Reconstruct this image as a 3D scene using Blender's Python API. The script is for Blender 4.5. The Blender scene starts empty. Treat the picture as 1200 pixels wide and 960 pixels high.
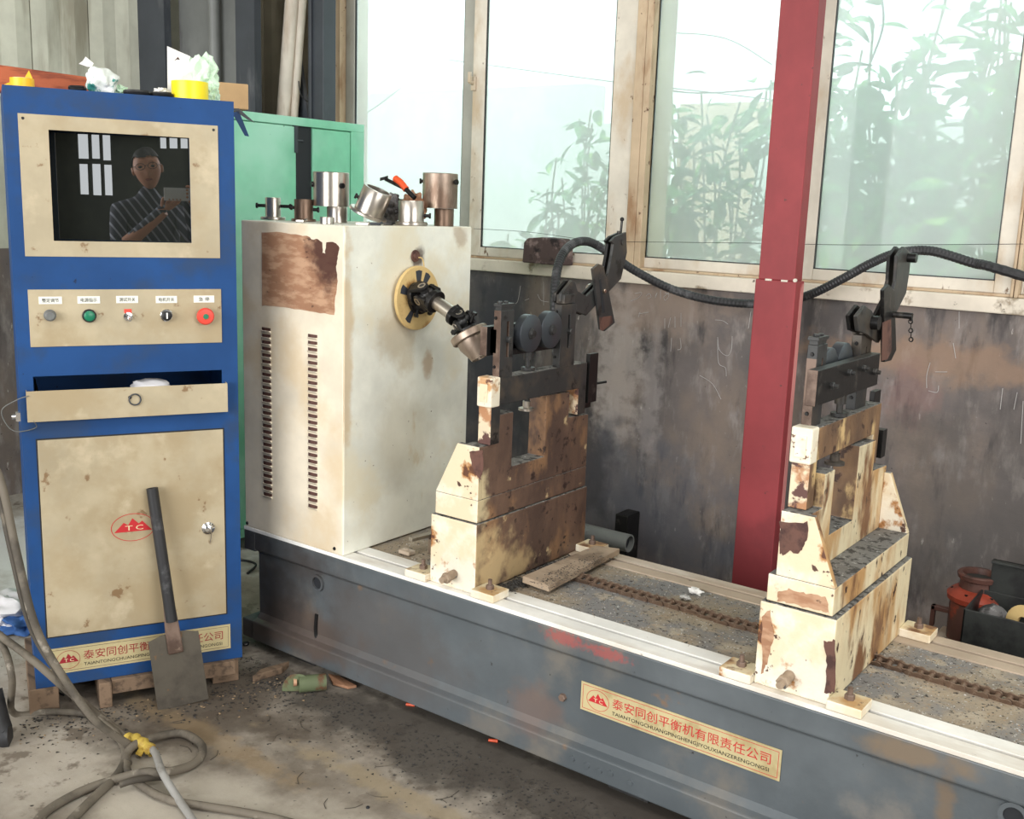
import bpy, bmesh, math, random
from mathutils import Vector, Matrix
from mathutils import noise as mnoise
SC = bpy.context.scene
COL = SC.collection
random.seed(7)

# ---------------------------------------------------------------- camera
CAM = Vector((0.0, 0.0, 1.5))
RX = Vector((0.8017, 0.5968, 0.0350))      # image right
RY = Vector((0.1421, -0.1333, -0.9808))    # image down
RZ = Vector((-0.5807, 0.7913, -0.1917))    # forward
FPX = 1225.0
cd = bpy.data.cameras.new('camera'); cam = bpy.data.objects.new('camera', cd); COL.objects.link(cam)
cd.sensor_width = 36.0; cd.lens = FPX / 1200 * 36.0; cd.clip_start = 0.02; cd.clip_end = 200
M = Matrix.Identity(4)
for i in range(3):
    M[i][0] = RX[i]; M[i][1] = -RY[i]; M[i][2] = -RZ[i]; M[i][3] = CAM[i]
cam.matrix_world = M
SC.camera = cam

# ---------------------------------------------------------------- world, lights, exposure
w = bpy.data.worlds.new('sky'); SC.world = w; w.use_nodes = True
wn = w.node_tree.nodes; wl = w.node_tree.links
bg = wn['Background']; bg.inputs[0].default_value = (0.93, 0.97, 1.0, 1); bg.inputs[1].default_value = 1.7
SC.view_settings.view_transform = 'Standard'; SC.view_settings.look = 'None'
SC.view_settings.gamma = 1; SC.view_settings.exposure = 0.55; SC.view_settings.use_curve_mapping = False

def area(name, loc, target, sx, sy, energy, col=(1, 1, 1), portal=False):
    l = bpy.data.lights.new(name, 'AREA'); l.shape = 'RECTANGLE'; l.size = sx; l.size_y = sy
    l.energy = energy; l.color = col
    o = bpy.data.objects.new(name, l); COL.objects.link(o); o.location = loc
    d = Vector(target) - Vector(loc); o.rotation_euler = d.to_track_quat('-Z', 'Y').to_euler()
    if portal: l.cycles.is_portal = True
    return o
# daylight through the wide gate behind the left shoulder of the camera; then two added fill lamps
area('daylight_gate', (-1.8, -5.8, 2.6), (-1.8, 2.2, 0.9), 6.5, 3.6, 370, (1.0, 0.995, 0.985))
area('fill_light_right', (5.6, 0.2, 2.7), (-1.5, 2.4, 0.9), 4.5, 2.6, 210, (1.0, 0.99, 0.97))  # unseen fill lamp, added to brighten the right face of the housing
area('fill_light_overhead', (0.4, 0.6, 4.7), (-0.6, 1.8, 0.5), 3.0, 2.0, 80, (1.0, 0.98, 0.95))  # added fill from above for the bed top; the ceiling is closed

# ---------------------------------------------------------------- picture helpers (a pixel on a real plane gives a point)
def ray(px, py):
    return RX * (px - 600) + RY * (py - 480) + RZ * FPX
def onx(px, py, x):
    d = ray(px, py); return CAM + d * ((x - CAM.x) / d.x)
def ony(px, py, y):
    d = ray(px, py); return CAM + d * ((y - CAM.y) / d.y)
def onz(px, py, z):
    d = ray(px, py); return CAM + d * ((z - CAM.z) / d.z)
def atd(px, py, dist):
    d = ray(px, py); return CAM + d * (dist / math.hypot(d.x, d.y))

# ---------------------------------------------------------------- materials
def C4(c): return (c[0], c[1], c[2], 1.0)
def hexc(r, g, b):
    f = lambda v: (v / 255 / 12.92) if v / 255 <= 0.04045 else ((v / 255 + 0.055) / 1.055) ** 2.4
    return (f(r), f(g), f(b))
def newmat(name):
    m = bpy.data.materials.new(name); m.use_nodes = True
    return m, m.node_tree.nodes, m.node_tree.links, m.node_tree.nodes['Principled BSDF']
def flat(name, c, rough=0.6, metal=0.0, spec=0.5):
    m, n, l, b = newmat(name)
    b.inputs['Base Color'].default_value = C4(c); b.inputs['Roughness'].default_value = rough
    b.inputs['Metallic'].default_value = metal; b.inputs['Specular IOR Level'].default_value = spec
    return m
def worn(name, base, layers=(), rough=0.6, metal=0.0, bump=0.15, bscale=60, var=0.08, spots=(), coord='Object', spec=0.4, org=(0, 0, 0)):
    """layers: (colour, scale, threshold, softness, detail, stretch(xyz), seed[, roughness, metal])"""
    m, n, l, b = newmat(name)
    tc = n.new('ShaderNodeTexCoord'); co = tc.outputs[coord]
    def noise(scale, detail=4, stretch=(1, 1, 1), seed=0.0, rgh=0.6):
        mp = n.new('ShaderNodeMapping'); mp.inputs['Scale'].default_value = stretch
        mp.inputs['Location'].default_value = (seed * 3.7, seed * 1.9, seed * 5.3)
        l.new(co, mp.inputs[0])
        t = n.new('ShaderNodeTexNoise'); t.inputs['Scale'].default_value = scale
        t.inputs['Detail'].default_value = detail; t.inputs['Roughness'].default_value = rgh
        l.new(mp.outputs[0], t.inputs['Vector']); return t.outputs[0]
    def mix(fac, a, bb):
        x = n.new('ShaderNodeMix'); x.data_type = 'RGBA'
        if isinstance(fac, float): x.inputs[0].default_value = fac
        else: l.new(fac, x.inputs[0])
        for s, v in ((6, a), (7, bb)):
            if isinstance(v, tuple): x.inputs[s].default_value = C4(v)
            else: l.new(v, x.inputs[s])
        return x.outputs[2]
    def ramp(v, a, bb):
        r = n.new('ShaderNodeMapRange'); r.inputs[1].default_value = a; r.inputs[2].default_value = bb
        r.interpolation_type = 'SMOOTHSTEP'
        l.new(v, r.inputs[0]); return r.outputs[0]
    d = tuple(max(0, c * (1 - var * 1.8)) for c in base); u = tuple(min(1, c * (1 + var)) for c in base)
    colr = mix(ramp(noise(5, 5, seed=9), 0.3, 0.7), d, u)
    ro = None
    for L in layers:
        c, sc, th, soft, det, st, seed = L[:7]
        f = ramp(noise(sc, det, st, seed), th - soft, th + soft)
        colr = mix(f, colr, c)
        if len(L) > 7:
            x = n.new('ShaderNodeMix'); x.data_type = 'FLOAT'
            l.new(f, x.inputs[0])
            if ro is None: x.inputs[2].default_value = rough
            else: l.new(ro, x.inputs[2])
            x.inputs[3].default_value = L[7]; ro = x.outputs[0]
    for (c, cen, rad, sc, amt) in spots:     # a colour patch with its own place, broken up by noise
        v = n.new('ShaderNodeVectorMath'); v.operation = 'SUBTRACT'; l.new(co, v.inputs[0]); v.inputs[1].default_value = tuple(cen[i] - org[i] for i in range(3))
        v2 = n.new('ShaderNodeVectorMath'); v2.operation = 'DIVIDE'; l.new(v.outputs[0], v2.inputs[0]); v2.inputs[1].default_value = rad
        v3 = n.new('ShaderNodeVectorMath'); v3.operation = 'LENGTH'; l.new(v2.outputs[0], v3.inputs[0])
        nz = noise(sc, 6, seed=cen[0] * 7 + cen[2])
        a = n.new('ShaderNodeMath'); a.operation = 'MULTIPLY_ADD'; l.new(nz, a.inputs[0]); a.inputs[1].default_value = 2.2; l.new(v3.outputs['Value'], a.inputs[2])
        f = ramp(a.outputs[0], 2.15, 1.45)
        a2 = n.new('ShaderNodeMath'); a2.operation = 'MULTIPLY'; l.new(f, a2.inputs[0]); a2.inputs[1].default_value = amt
        colr = mix(a2.outputs[0], colr, c)
    l.new(colr, b.inputs['Base Color'])
    if ro is None: b.inputs['Roughness'].default_value = rough
    else: l.new(ro, b.inputs['Roughness'])
    b.inputs['Metallic'].default_value = metal; b.inputs['Specular IOR Level'].default_value = spec
    if bump:
        bp = n.new('ShaderNodeBump'); bp.inputs['Strength'].default_value = bump; bp.inputs['Distance'].default_value = 0.004
        l.new(noise(bscale, 6, seed=4), bp.inputs['Height']); l.new(bp.outputs[0], b.inputs['Normal'])
    return m
I3 = (1, 1, 1)
RUST = hexc(122, 72, 40); DRUST = hexc(70, 42, 30); CREAM = hexc(228, 214, 180)
MAT = {}
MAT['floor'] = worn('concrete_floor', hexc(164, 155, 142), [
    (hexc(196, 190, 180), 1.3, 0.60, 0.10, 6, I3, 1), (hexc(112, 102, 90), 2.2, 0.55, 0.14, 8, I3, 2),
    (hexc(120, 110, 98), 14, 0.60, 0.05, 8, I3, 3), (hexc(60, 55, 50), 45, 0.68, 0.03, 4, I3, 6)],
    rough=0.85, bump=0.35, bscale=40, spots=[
    (hexc(62, 57, 52), (-1.5, 2.15, 0), (1.6, 0.34, 0.4), 5, 0.88), (hexc(66, 60, 54), (-0.4, 2.15, 0), (1.3, 0.4, 0.4), 5, 0.88),  # dark floor by the bed: oily dirt plus shade put into the colour
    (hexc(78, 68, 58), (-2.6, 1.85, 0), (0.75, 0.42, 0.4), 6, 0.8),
    (hexc(150, 128, 96), (-2.25, 1.70, 0), (0.50, 0.06, 0.3), 16, 0.5), (hexc(158, 142, 114), (-1.62, 1.83, 0), (0.55, 0.05, 0.3), 16, 0.6),
    (hexc(225, 225, 222), (-4.1, 2.1, 0), (1.1, 0.8, 0.4), 3, 1.0),  # pool of door daylight painted into the floor behind the cabinet
    (hexc(190, 182, 168), (-1.75, 1.45, 0), (0.7, 0.3, 0.3), 4, 0.6)])
MAT['wall'] = worn('sooty_plaster', hexc(112, 104, 102), [
    (hexc(90, 86, 86), 3.0, 0.52, 0.16, 8, (1, 1, 0.5), 1), (hexc(128, 114, 104), 3.5, 0.56, 0.14, 8, (1, 1, 0.6), 5),
    (hexc(142, 134, 130), 16, 0.60, 0.10, 9, (1, 1, 0.35), 2), (hexc(72, 68, 68), 12, 0.62, 0.08, 9, (1, 1, 0.25), 8),
    (hexc(176, 170, 164), 40, 0.68, 0.04, 9, (1, 1, 0.4), 3), (hexc(60, 54, 52), 55, 0.71, 0.03, 6, I3, 6)], rough=0.8, bump=0.4, bscale=35, spots=[
    (hexc(178, 168, 162), (-2.18, 3.70, 0.85), (0.14, 0.4, 0.42), 16, 0.6), (hexc(160, 152, 150), (-2.02, 3.70, 0.75), (0.06, 0.4, 0.35), 18, 0.5), (hexc(152, 134, 122), (-2.0, 3.70, 1.12), (0.45, 0.4, 0.14), 12, 0.5),
    (hexc(84, 88, 98), (-2.1, 3.7, 0.25), (0.8, 0.4, 0.40), 5, 0.6),
    (hexc(150, 122, 100), (-0.95, 3.7, 1.03), (0.5, 0.4, 0.09), 10, 0.6), (hexc(128, 100, 96), (-1.0, 3.7, .9), (0.12, 0.4, 0.16), 14, 0.5), (hexc(78, 74, 70), (-0.8, 3.7, 0.55), (0.5, 0.4, 0.45), 6, 0.55),
    (hexc(52, 50, 54), (-2.35, 3.7, 0.42), (0.24, 0.4, 0.26), 5, 0.7), (hexc(58, 60, 68), (-2.85, 3.7, 0.8), (0.32, 0.5, 0.8), 3, 0.8)])
MAT['sill'] = worn('painted_sill', hexc(222, 212, 196), [
    (hexc(150, 135, 115), 9, 0.60, 0.05, 8, (1, 1, 1), 1), (hexc(92, 80, 70), 22, 0.68, 0.03, 6, I3, 2)], rough=0.7, bump=0.25)
MAT['frame_white'] = worn('old_window_paint', hexc(212, 204, 190), [
    (hexc(188, 168, 142), 5, 0.60, 0.1, 8, (1, 1, 0.5), 1), (hexc(110, 84, 62), 26, 0.68, 0.03, 6, (1, 1, .5), 2)], rough=0.6)
MAT['frame_brown'] = worn('tarnished_window_paint', hexc(190, 168, 140), [
    (hexc(150, 118, 88), 8, 0.58, 0.08, 8, (1, 1, 0.3), 3), (hexc(88, 58, 40), 30, 0.68, 0.03, 6, I3, 4)], rough=0.6)
MAT['frame_grey'] = worn('grey_window_paint', hexc(168, 166, 156), [(hexc(150, 142, 125), 8, 0.6, 0.08, 8, (1, 1, .4), 3)], rough=0.6)
MAT['cladding'] = worn('pale_cladding', hexc(206, 206, 190), [(hexc(150, 145, 128), 4, 0.60, 0.08, 6, (1, 1, 0.15), 1)], rough=0.5, bump=0.05)
MAT['beige_clad'] = worn('beige_cladding', hexc(178, 168, 146), [(hexc(140, 130, 112), 4, 0.60, 0.08, 6, (1, 1, 0.15), 1)], rough=0.5, bump=0.05)
MAT['steel_grey'] = worn('grey_painted_steel', hexc(112, 114, 112), [(hexc(88, 88, 88), 6, 0.6, 0.06, 6, (1, 1, .3), 1)], rough=0.45, bump=0.05)
MAT['steel_dark'] = worn('dark_painted_steel', hexc(58, 62, 68), [(hexc(84, 86, 90), 6, 0.62, 0.06, 6, (1, 1, .3), 1)], rough=0.5, bump=0.05)
MAT['red'] = worn('red_primer', hexc(142, 54, 58), [
    (hexc(128, 48, 52), 4, 0.55, 0.12, 6, (1, 1, .4), 1), (hexc(84, 50, 48), 30, 0.70, 0.03, 6, I3, 2)], rough=0.55, bump=0.08,
    spots=[(hexc(96, 34, 38), (-1.39, 3.3, 0.25), (.3, .4, .28), 4, .6)], org=(-1.36, 3.35, 0))
MAT['pink'] = worn('faded_red_primer', hexc(196, 128, 124), [(hexc(150, 60, 62), 14, 0.6, 0.05, 6, (1, 1, .3), 1)], rough=0.6)
MAT['blue'] = worn('blue_cabinet_paint', hexc(28, 70, 124), [
    (hexc(40, 66, 104), 5, 0.56, 0.08, 8, I3, 1), (hexc(28, 44, 74), 30, 0.70, 0.02, 5, I3, 2)], rough=0.6, bump=0.04, spec=0.25)
MAT['beige'] = worn('beige_panel_paint', hexc(180, 167, 140), [
    (hexc(166, 149, 118), 4, 0.55, 0.12, 8, I3, 1), (hexc(132, 106, 76), 18, 0.66, 0.03, 8, I3, 2),
    (hexc(192, 178, 150), 7, 0.62, 0.08, 8, I3, 5)], rough=0.5, bump=0.05)
MAT['green'] = worn('mint_green_paint', hexc(126, 202, 166), [
    (hexc(164, 218, 194), 1.8, 0.52, 0.15, 4, I3, 1), (hexc(80, 120, 100), 30, 0.72, 0.03, 5, I3, 2)], rough=0.4, bump=0.04)
MAT['black_in'] = flat('dark_interior', (0.012, 0.014, 0.018), 0.7)
MAT['boxcream'] = worn('cream_housing_paint', hexc(236, 236, 224), [
    (hexc(226, 218, 194), 3, 0.58, 0.1, 7, I3, 1), (hexc(206, 182, 140), 6, 0.66, 0.05, 8, (1, 1, .4), 2),
    (hexc(110, 84, 60), 55, 0.74, 0.02, 3, I3, 3)], rough=0.42, bump=0.04, spots=[
    (hexc(70, 50, 46), (-2.225, 2.50, 1.325), (.05, .035, .05), 14, .85), (hexc(190, 168, 128), (-2.225, 2.42, 1.08), (.05, .10, .12), 9, .5),
    (hexc(196, 160, 104), (-2.225, 2.19, 1.1), (.02, .03, .45), 10, .55), (hexc(150, 118, 84), (-2.225, 2.70, 1.40), (.05, .05, .04), 12, .5), (hexc(196, 186, 160), (-2.225, 2.45, .75), (.05, .2, .2), 5, .4), (hexc(176, 140, 96), (-2.225, 2.56, .98), (.05, .03, .06), 12, .6)], org=(-2.455, 2.47, .42))
MAT['boxside'] = worn('warm_cream_housing_paint', hexc(232, 220, 198), [
    (hexc(218, 198, 166), 3, 0.58, 0.1, 7, I3, 1), (hexc(186, 146, 104), 8, 0.70, 0.04, 8, (1, 1, .4), 2)], rough=0.42, bump=0.04)
MAT['residue'] = worn('rusty_label_residue', hexc(160, 118, 90), [
    (hexc(188, 150, 120), 10, 0.52, 0.08, 8, (1, 1, 3), 1), (hexc(92, 56, 42), 5, 0.60, 0.08, 8, I3, 2), (hexc(60, 38, 32), 20, 0.66, 0.04, 8, (1, 1, 2), 3)],
    rough=0.8, bump=0.3, spots=[(hexc(74, 44, 36), (-2.29, 2.17, 1.34), (.10, .1, .12), 12, .95)], org=(-2.455, 2.47, .42))
MAT['bed'] = worn('blue_grey_bed_paint', hexc(94, 100, 104), [
    (hexc(80, 86, 90), 2.2, 0.52, 0.12, 7, I3, 1), (hexc(112, 108, 102), 3, 0.60, 0.08, 8, I3, 7), (hexc(120, 100, 84), 9, 0.69, 0.04, 8, I3, 2),
    (hexc(46, 44, 44), 30, 0.71, 0.03, 6, I3, 3)], rough=0.45, bump=0.12, spots=[
    (hexc(96, 74, 58), (-2.4, 2.17, .12), (.3, .1, .13), 6, .6), (hexc(120, 100, 78), (-.43, 2.17, .27), (.03, .1, .12), 10, .7),
    (hexc(128, 108, 84), (-.5, 2.17, .38), (.14, .1, .035), 10, .7), (hexc(140, 132, 122), (-.55, 2.17, .2), (.1, .1, .06), 10, .4),
    (hexc(178, 66, 62), (-1.40, 2.17, .388), (.08, .1, .024), 90, .5), (hexc(178, 66, 62), (-1.27, 2.17, .384), (.08, .1, .020), 90, .5),
    (hexc(60, 55, 52), (-2.62, 2.17, .24), (.42, .1, .30), 4, .9), (hexc(84, 76, 72), (-2.1, 2.17, .2), (.4, .1, .2), 5, .5), (hexc(120, 96, 84), (-1.5, 2.17, .16), (.10, .1, .09), 7, .5)], org=(-1.07, 2.48, 0))
MAT['rail'] = worn('scraped_rail_steel', hexc(242, 240, 234), [(hexc(214, 206, 194), 6, 0.58, 0.1, 8, (.3, 1, 1), 1), (hexc(120, 105, 88), 24, 0.70, 0.03, 6, (.4, 1, 1), 2)], rough=0.5, bump=0.06)
MAT['rail_rear'] = worn('dusty_rail_steel', hexc(184, 166, 146), [(hexc(214, 204, 190), 5, 0.58, 0.1, 8, (.3, 1, 1), 1), (hexc(96, 82, 70), 20, 0.66, 0.04, 6, (.4, 1, 1), 2)], rough=0.6, bump=0.12)
MAT['grit'] = worn('swarf_covered_bed', hexc(160, 146, 126), [
    (hexc(130, 128, 126), 4, 0.50, 0.08, 8, I3, 1), (hexc(172, 160, 142), 11, 0.60, 0.06, 8, I3, 2), (hexc(58, 54, 50), 60, 0.62, 0.04, 6, I3, 3),
    (hexc(190, 188, 184), 90, 0.68, 0.03, 4, I3, 5)], rough=0.85, bump=0.8, bscale=110)
MAT['gritgrey'] = worn('grey_swarf_dust', hexc(120, 118, 114), [(hexc(64, 62, 60), 50, 0.55, 0.05, 6, I3, 3), (hexc(190, 190, 188), 90, 0.66, 0.04, 4, I3, 5)], rough=0.85, bump=0.8, bscale=130)
MAT['stand'] = worn('chipped_cream_paint', hexc(238, 230, 212), [
    (hexc(226, 208, 176), 7, 0.52, 0.08, 8, I3, 1), (hexc(178, 128, 80), 11, 0.595, 0.035, 9, I3, 2), (hexc(98, 62, 44), 11, 0.645, 0.02, 9, I3, 2), (hexc(86, 60, 50), 30, 0.66, 0.02, 7, I3, 5)],
    rough=0.5, bump=0.25)
MAT['stand_oily'] = worn('oil_stained_cream_paint', hexc(112, 88, 74), [
    (hexc(84, 66, 58), 5, 0.50, 0.1, 8, (1, 1, .5), 1), (hexc(142, 108, 80), 9, 0.57, 0.07, 9, (1, 1, .5), 2), (hexc(196, 172, 132), 14, 0.66, 0.04, 9, I3, 9),
    (hexc(56, 42, 38), 34, 0.62, 0.04, 7, I3, 5)], rough=0.5, bump=0.35, spots=[(hexc(204, 178, 134), (0, -.26, .08), (.3, .16, .16), 14, .8), (hexc(196, 170, 126), (0, -.10, .04), (.3, .14, .06), 14, .7), (hexc(214, 196, 156), (0, -.27, .28), (.3, .04, .12), 18, .8)])
MAT['stand_rusty'] = worn('rust_streaked_cream_paint', hexc(222, 208, 174), [
    (hexc(186, 146, 98), 7, 0.50, 0.08, 9, (1, 1, .35), 1), (hexc(124, 88, 60), 8, 0.575, 0.05, 9, (1, 1, .4), 2), (hexc(66, 46, 40), 30, 0.63, 0.03, 7, (1, 1, .6), 5)],
    rough=0.5, bump=0.3)
MAT['stand_leg'] = worn('heavily_chipped_cream_paint', hexc(226, 208, 178), [
    (hexc(176, 128, 92), 14, 0.50, 0.05, 9, I3, 1), (hexc(96, 66, 60), 22, 0.56, 0.03, 8, I3, 2)], rough=0.6, bump=0.4)
MAT['lug'] = worn('flaking_cream_paint', hexc(238, 228, 206), [
    (hexc(196, 152, 108), 16, 0.60, 0.05, 9, I3, 1), (hexc(110, 76, 60), 26, 0.62, 0.02, 8, I3, 2)], rough=0.6, bump=0.4)
MAT['stand_brown'] = worn('brown_stained_paint', hexc(136, 106, 78), [
    (hexc(98, 76, 60), 6, 0.50, 0.10, 9, (1, 1, .5), 1), (hexc(206, 176, 126), 10, 0.60, 0.05, 9, (1, 1, .5), 2), (hexc(70, 50, 42), 26, 0.62, 0.03, 7, I3, 5)],
    rough=0.5, bump=0.3)
MAT['primer'] = worn('bare_brown_primer', hexc(104, 72, 62), [(hexc(70, 46, 42), 18, 0.55, 0.08, 8, I3, 1)], rough=0.7, bump=0.3)
MAT['iron'] = worn('oily_dark_iron', hexc(62, 62, 62), [(hexc(86, 78, 70), 6, 0.58, 0.08, 8, I3, 1), (hexc(38, 36, 36), 20, 0.62, 0.05, 6, I3, 2)], rough=0.42, metal=0.35, bump=0.1)
MAT['iron_brown'] = worn('rubbed_brown_iron', hexc(124, 104, 92), [(hexc(84, 66, 56), 10, 0.52, 0.08, 8, I3, 1), (hexc(170, 150, 130), 16, 0.66, 0.04, 6, I3, 2)], rough=0.5, metal=0.2, bump=0.15)
MAT['black_iron'] = worn('black_greasy_iron', hexc(34, 33, 33), [(hexc(70, 66, 62), 16, 0.62, 0.05, 6, I3, 2)], rough=0.38, metal=0.4, bump=0.1)
MAT['roller'] = flat('ground_roller_steel', hexc(74, 78, 84), 0.38, 0.6)
MAT['steel'] = worn('turned_steel', hexc(190, 182, 172), [(hexc(150, 132, 114), 6, 0.6, 0.08, 6, (1, 1, .4), 1)], rough=0.28, metal=0.9, bump=0.03)
MAT['steel_rusty'] = worn('tarnished_turned_steel', hexc(160, 144, 130), [(hexc(112, 92, 78), 8, 0.55, 0.08, 8, (1, 1, .4), 1), (hexc(190, 170, 150), 9, 0.66, 0.05, 6, (1, 1, .3), 2)], rough=0.4, metal=0.75, bump=0.08)
MAT['brass'] = worn('yellowed_disc_paint', hexc(214, 184, 126), [(hexc(166, 124, 70), 10, 0.62, 0.06, 8, I3, 1)], rough=0.45)
MAT['chrome'] = flat('chrome', (0.75, 0.76, 0.78), 0.15, 1.0)
MAT['chain'] = worn('rusty_chain', hexc(128, 106, 90), [(hexc(150, 130, 112), 60, 0.58, 0.05, 4, I3, 1)], rough=0.5, metal=0.5)
MAT['wood'] = worn('old_plank', hexc(128, 106, 86), [(hexc(92, 76, 62), 5, 0.55, 0.08, 8, (1, 8, 8), 1)], rough=0.8, bump=0.2)
MAT['redwood'] = worn('reddish_board', hexc(176, 92, 58), [(hexc(128, 62, 40), 8, 0.55, 0.08, 8, (1, 1, 6), 1)], rough=0.7)
MAT['plate_wood'] = worn('dusty_steel_bar', hexc(172, 152, 130), [(hexc(130, 112, 94), 9, 0.55, 0.08, 8, I3, 1), (hexc(100, 104, 108), 50, 0.66, 0.04, 5, I3, 3)], rough=0.8, bump=0.3)
MAT['rubber'] = worn('black_conduit', hexc(44, 44, 46), [(hexc(80, 80, 82), 10, 0.62, 0.06, 5, I3, 1)], rough=0.5, bump=0.05)
MAT['cable'] = worn('dusty_cable', hexc(112, 104, 92), [(hexc(78, 72, 64), 9, 0.55, 0.1, 6, I3, 1), (hexc(150, 142, 130), 16, 0.64, 0.05, 6, I3, 2)], rough=0.75, bump=0.1)
MAT['cable_dark'] = worn('dark_dusty_cable', hexc(72, 66, 58), [(hexc(104, 96, 84), 12, 0.60, 0.08, 6, I3, 1)], rough=0.7, bump=0.1)
MAT['cable_grey'] = worn('grey_cable', hexc(148, 146, 142), [(hexc(110, 106, 100), 12, 0.60, 0.08, 6, I3, 1)], rough=0.6)
MAT['black'] = flat('black_plastic', hexc(26, 26, 28), 0.45)
MAT['yellow'] = flat('yellow_tape', hexc(250, 226, 22), 0.4)
MAT['amber'] = flat('amber_tape', hexc(248, 190, 30), 0.45)
MAT['yellow_dirty'] = worn('dirty_yellow_tape', hexc(190, 164, 74), [(hexc(150, 120, 50), 30, 0.55, 0.08, 5, I3, 1)], rough=0.6)
MAT['core'] = flat('cardboard_core', hexc(196, 184, 158), 0.8)
MAT['card'] = worn('cardboard', hexc(206, 170, 126), [], rough=0.8)
MAT['white'] = flat('white_paper', hexc(232, 230, 226), 0.7)
MAT['label'] = flat('label_white', hexc(232, 232, 222), 0.6)
MAT['plate'] = worn('gold_nameplate', hexc(192, 178, 136), [(hexc(170, 152, 110), 12, 0.6, 0.08, 6, I3, 1)], rough=0.4, metal=0.0, bump=0)
MAT['ink_red'] = flat('red_print', hexc(190, 38, 44), 0.5)
MAT['ink_red_dull'] = flat('dull_red_print', hexc(150, 34, 44), 0.5)
MAT['ink_black'] = flat('black_print', hexc(30, 28, 26), 0.5)
MAT['ink_gold'] = flat('pale_print', hexc(222, 206, 164), 0.5)
MAT['chalk'] = flat('chalk', hexc(178, 174, 172), 0.9)
MAT['bagw'] = worn('crumpled_wrapper', hexc(226, 232, 226), [(hexc(60, 140, 130), 34, 0.60, 0.03, 3, I3, 1), (hexc(250, 250, 248), 12, 0.6, 0.05, 4, I3, 2)], rough=0.5)
MAT['bagg'] = flat('pale_green_bag', hexc(206, 232, 206), 0.5)
MAT['ragg'] = worn('grey_rag', hexc(120, 118, 118), [(hexc(62, 60, 60), 20, 0.52, 0.06, 6, I3, 1), (hexc(178, 176, 176), 26, 0.64, 0.05, 5, I3, 2)], rough=0.85)
MAT['motor'] = worn('oily_red_motor', hexc(92, 62, 54), [(hexc(176, 76, 50), 9, 0.60, 0.06, 8, I3, 1), (hexc(60, 44, 40), 8, 0.58, 0.06, 8, I3, 2)], rough=0.45, bump=0.1)
MAT['motor_red'] = worn('bright_red_flange', hexc(156, 66, 48), [(hexc(110, 56, 44), 9, 0.58, 0.08, 8, I3, 1)], rough=0.35, bump=0.1)
MAT['case'] = worn('dark_case', hexc(52, 54, 52), [(hexc(34, 34, 34), 10, 0.55, 0.1, 6, I3, 1)], rough=0.5)
MAT['orange'] = flat('orange_plastic', hexc(224, 84, 40), 0.45)
MAT['spade'] = worn('dull_spade_steel', hexc(92, 86, 76), [(hexc(70, 64, 58), 8, 0.55, 0.1, 7, I3, 1), (hexc(120, 92, 66), 24, 0.68, 0.04, 5, I3, 2)], rough=0.5, metal=0.3, bump=0.15)
MAT['orangecord'] = flat('orange_cord', hexc(206, 158, 62), 0.6)
MAT['pvc'] = worn('whitish_pipe', hexc(214, 204, 190), [(hexc(180, 164, 146), 8, .6, .08, 6, (1, 1, .2), 1)], rough=0.6)
MAT['leaf'] = worn('green_leaf', hexc(104, 170, 100), [(hexc(52, 116, 72), 6.0, 0.5, 0.10, 3, I3, 1), (hexc(168, 214, 112), 7.0, 0.60, 0.06, 3, I3, 3)], rough=0.55, bump=0)
MAT['bark'] = flat('branch_bark', hexc(130, 124, 100), 0.8)
MAT['outwall'] = worn('rendered_outer_wall', hexc(196, 192, 184), [(hexc(176, 168, 158), 1.5, .55, .1, 5, I3, 1)], rough=0.9)
MAT['ground'] = worn('outdoor_ground', hexc(150, 140, 120), [], rough=0.95)
MAT['outbrick'] = worn('orange_render', hexc(232, 206, 184), [], rough=0.9)
MAT['skin'] = flat('skin', hexc(190, 132, 104), 0.5)
MAT['hair'] = flat('black_hair', hexc(22, 20, 20), 0.6)
MAT['glass_dark'] = flat('glossy_monitor_glass', (0.016, 0.018, 0.016), 0.0, 0.0, 0.5)
MAT['glass_dark'].node_tree.nodes['Principled BSDF'].inputs['IOR'].default_value = 2.7
MAT['shirt'] = flat('navy_shirt', hexc(38, 44, 66), 0.8)
MAT['room'] = worn('dark_far_wall', hexc(84, 86, 78), [(hexc(70, 72, 68), 1.5, .5, .1, 5, I3, 1)], rough=0.9)
MAT['ceiling'] = flat('ceiling_sheet', hexc(120, 120, 116), 0.7)
MAT['cushion'] = worn('dark_mottled_foam', hexc(82, 68, 66), [(hexc(140, 122, 118), 12, .58, .06, 8, I3, 1), (hexc(44, 38, 38), 14, .6, .05, 8, I3, 4)], rough=0.9, bump=.3)
MAT['cloth_blue'] = flat('blue_cloth', hexc(52, 92, 150), 0.8)
MAT['cloth_white'] = flat('white_cloth', hexc(222, 220, 222), 0.8)

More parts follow.
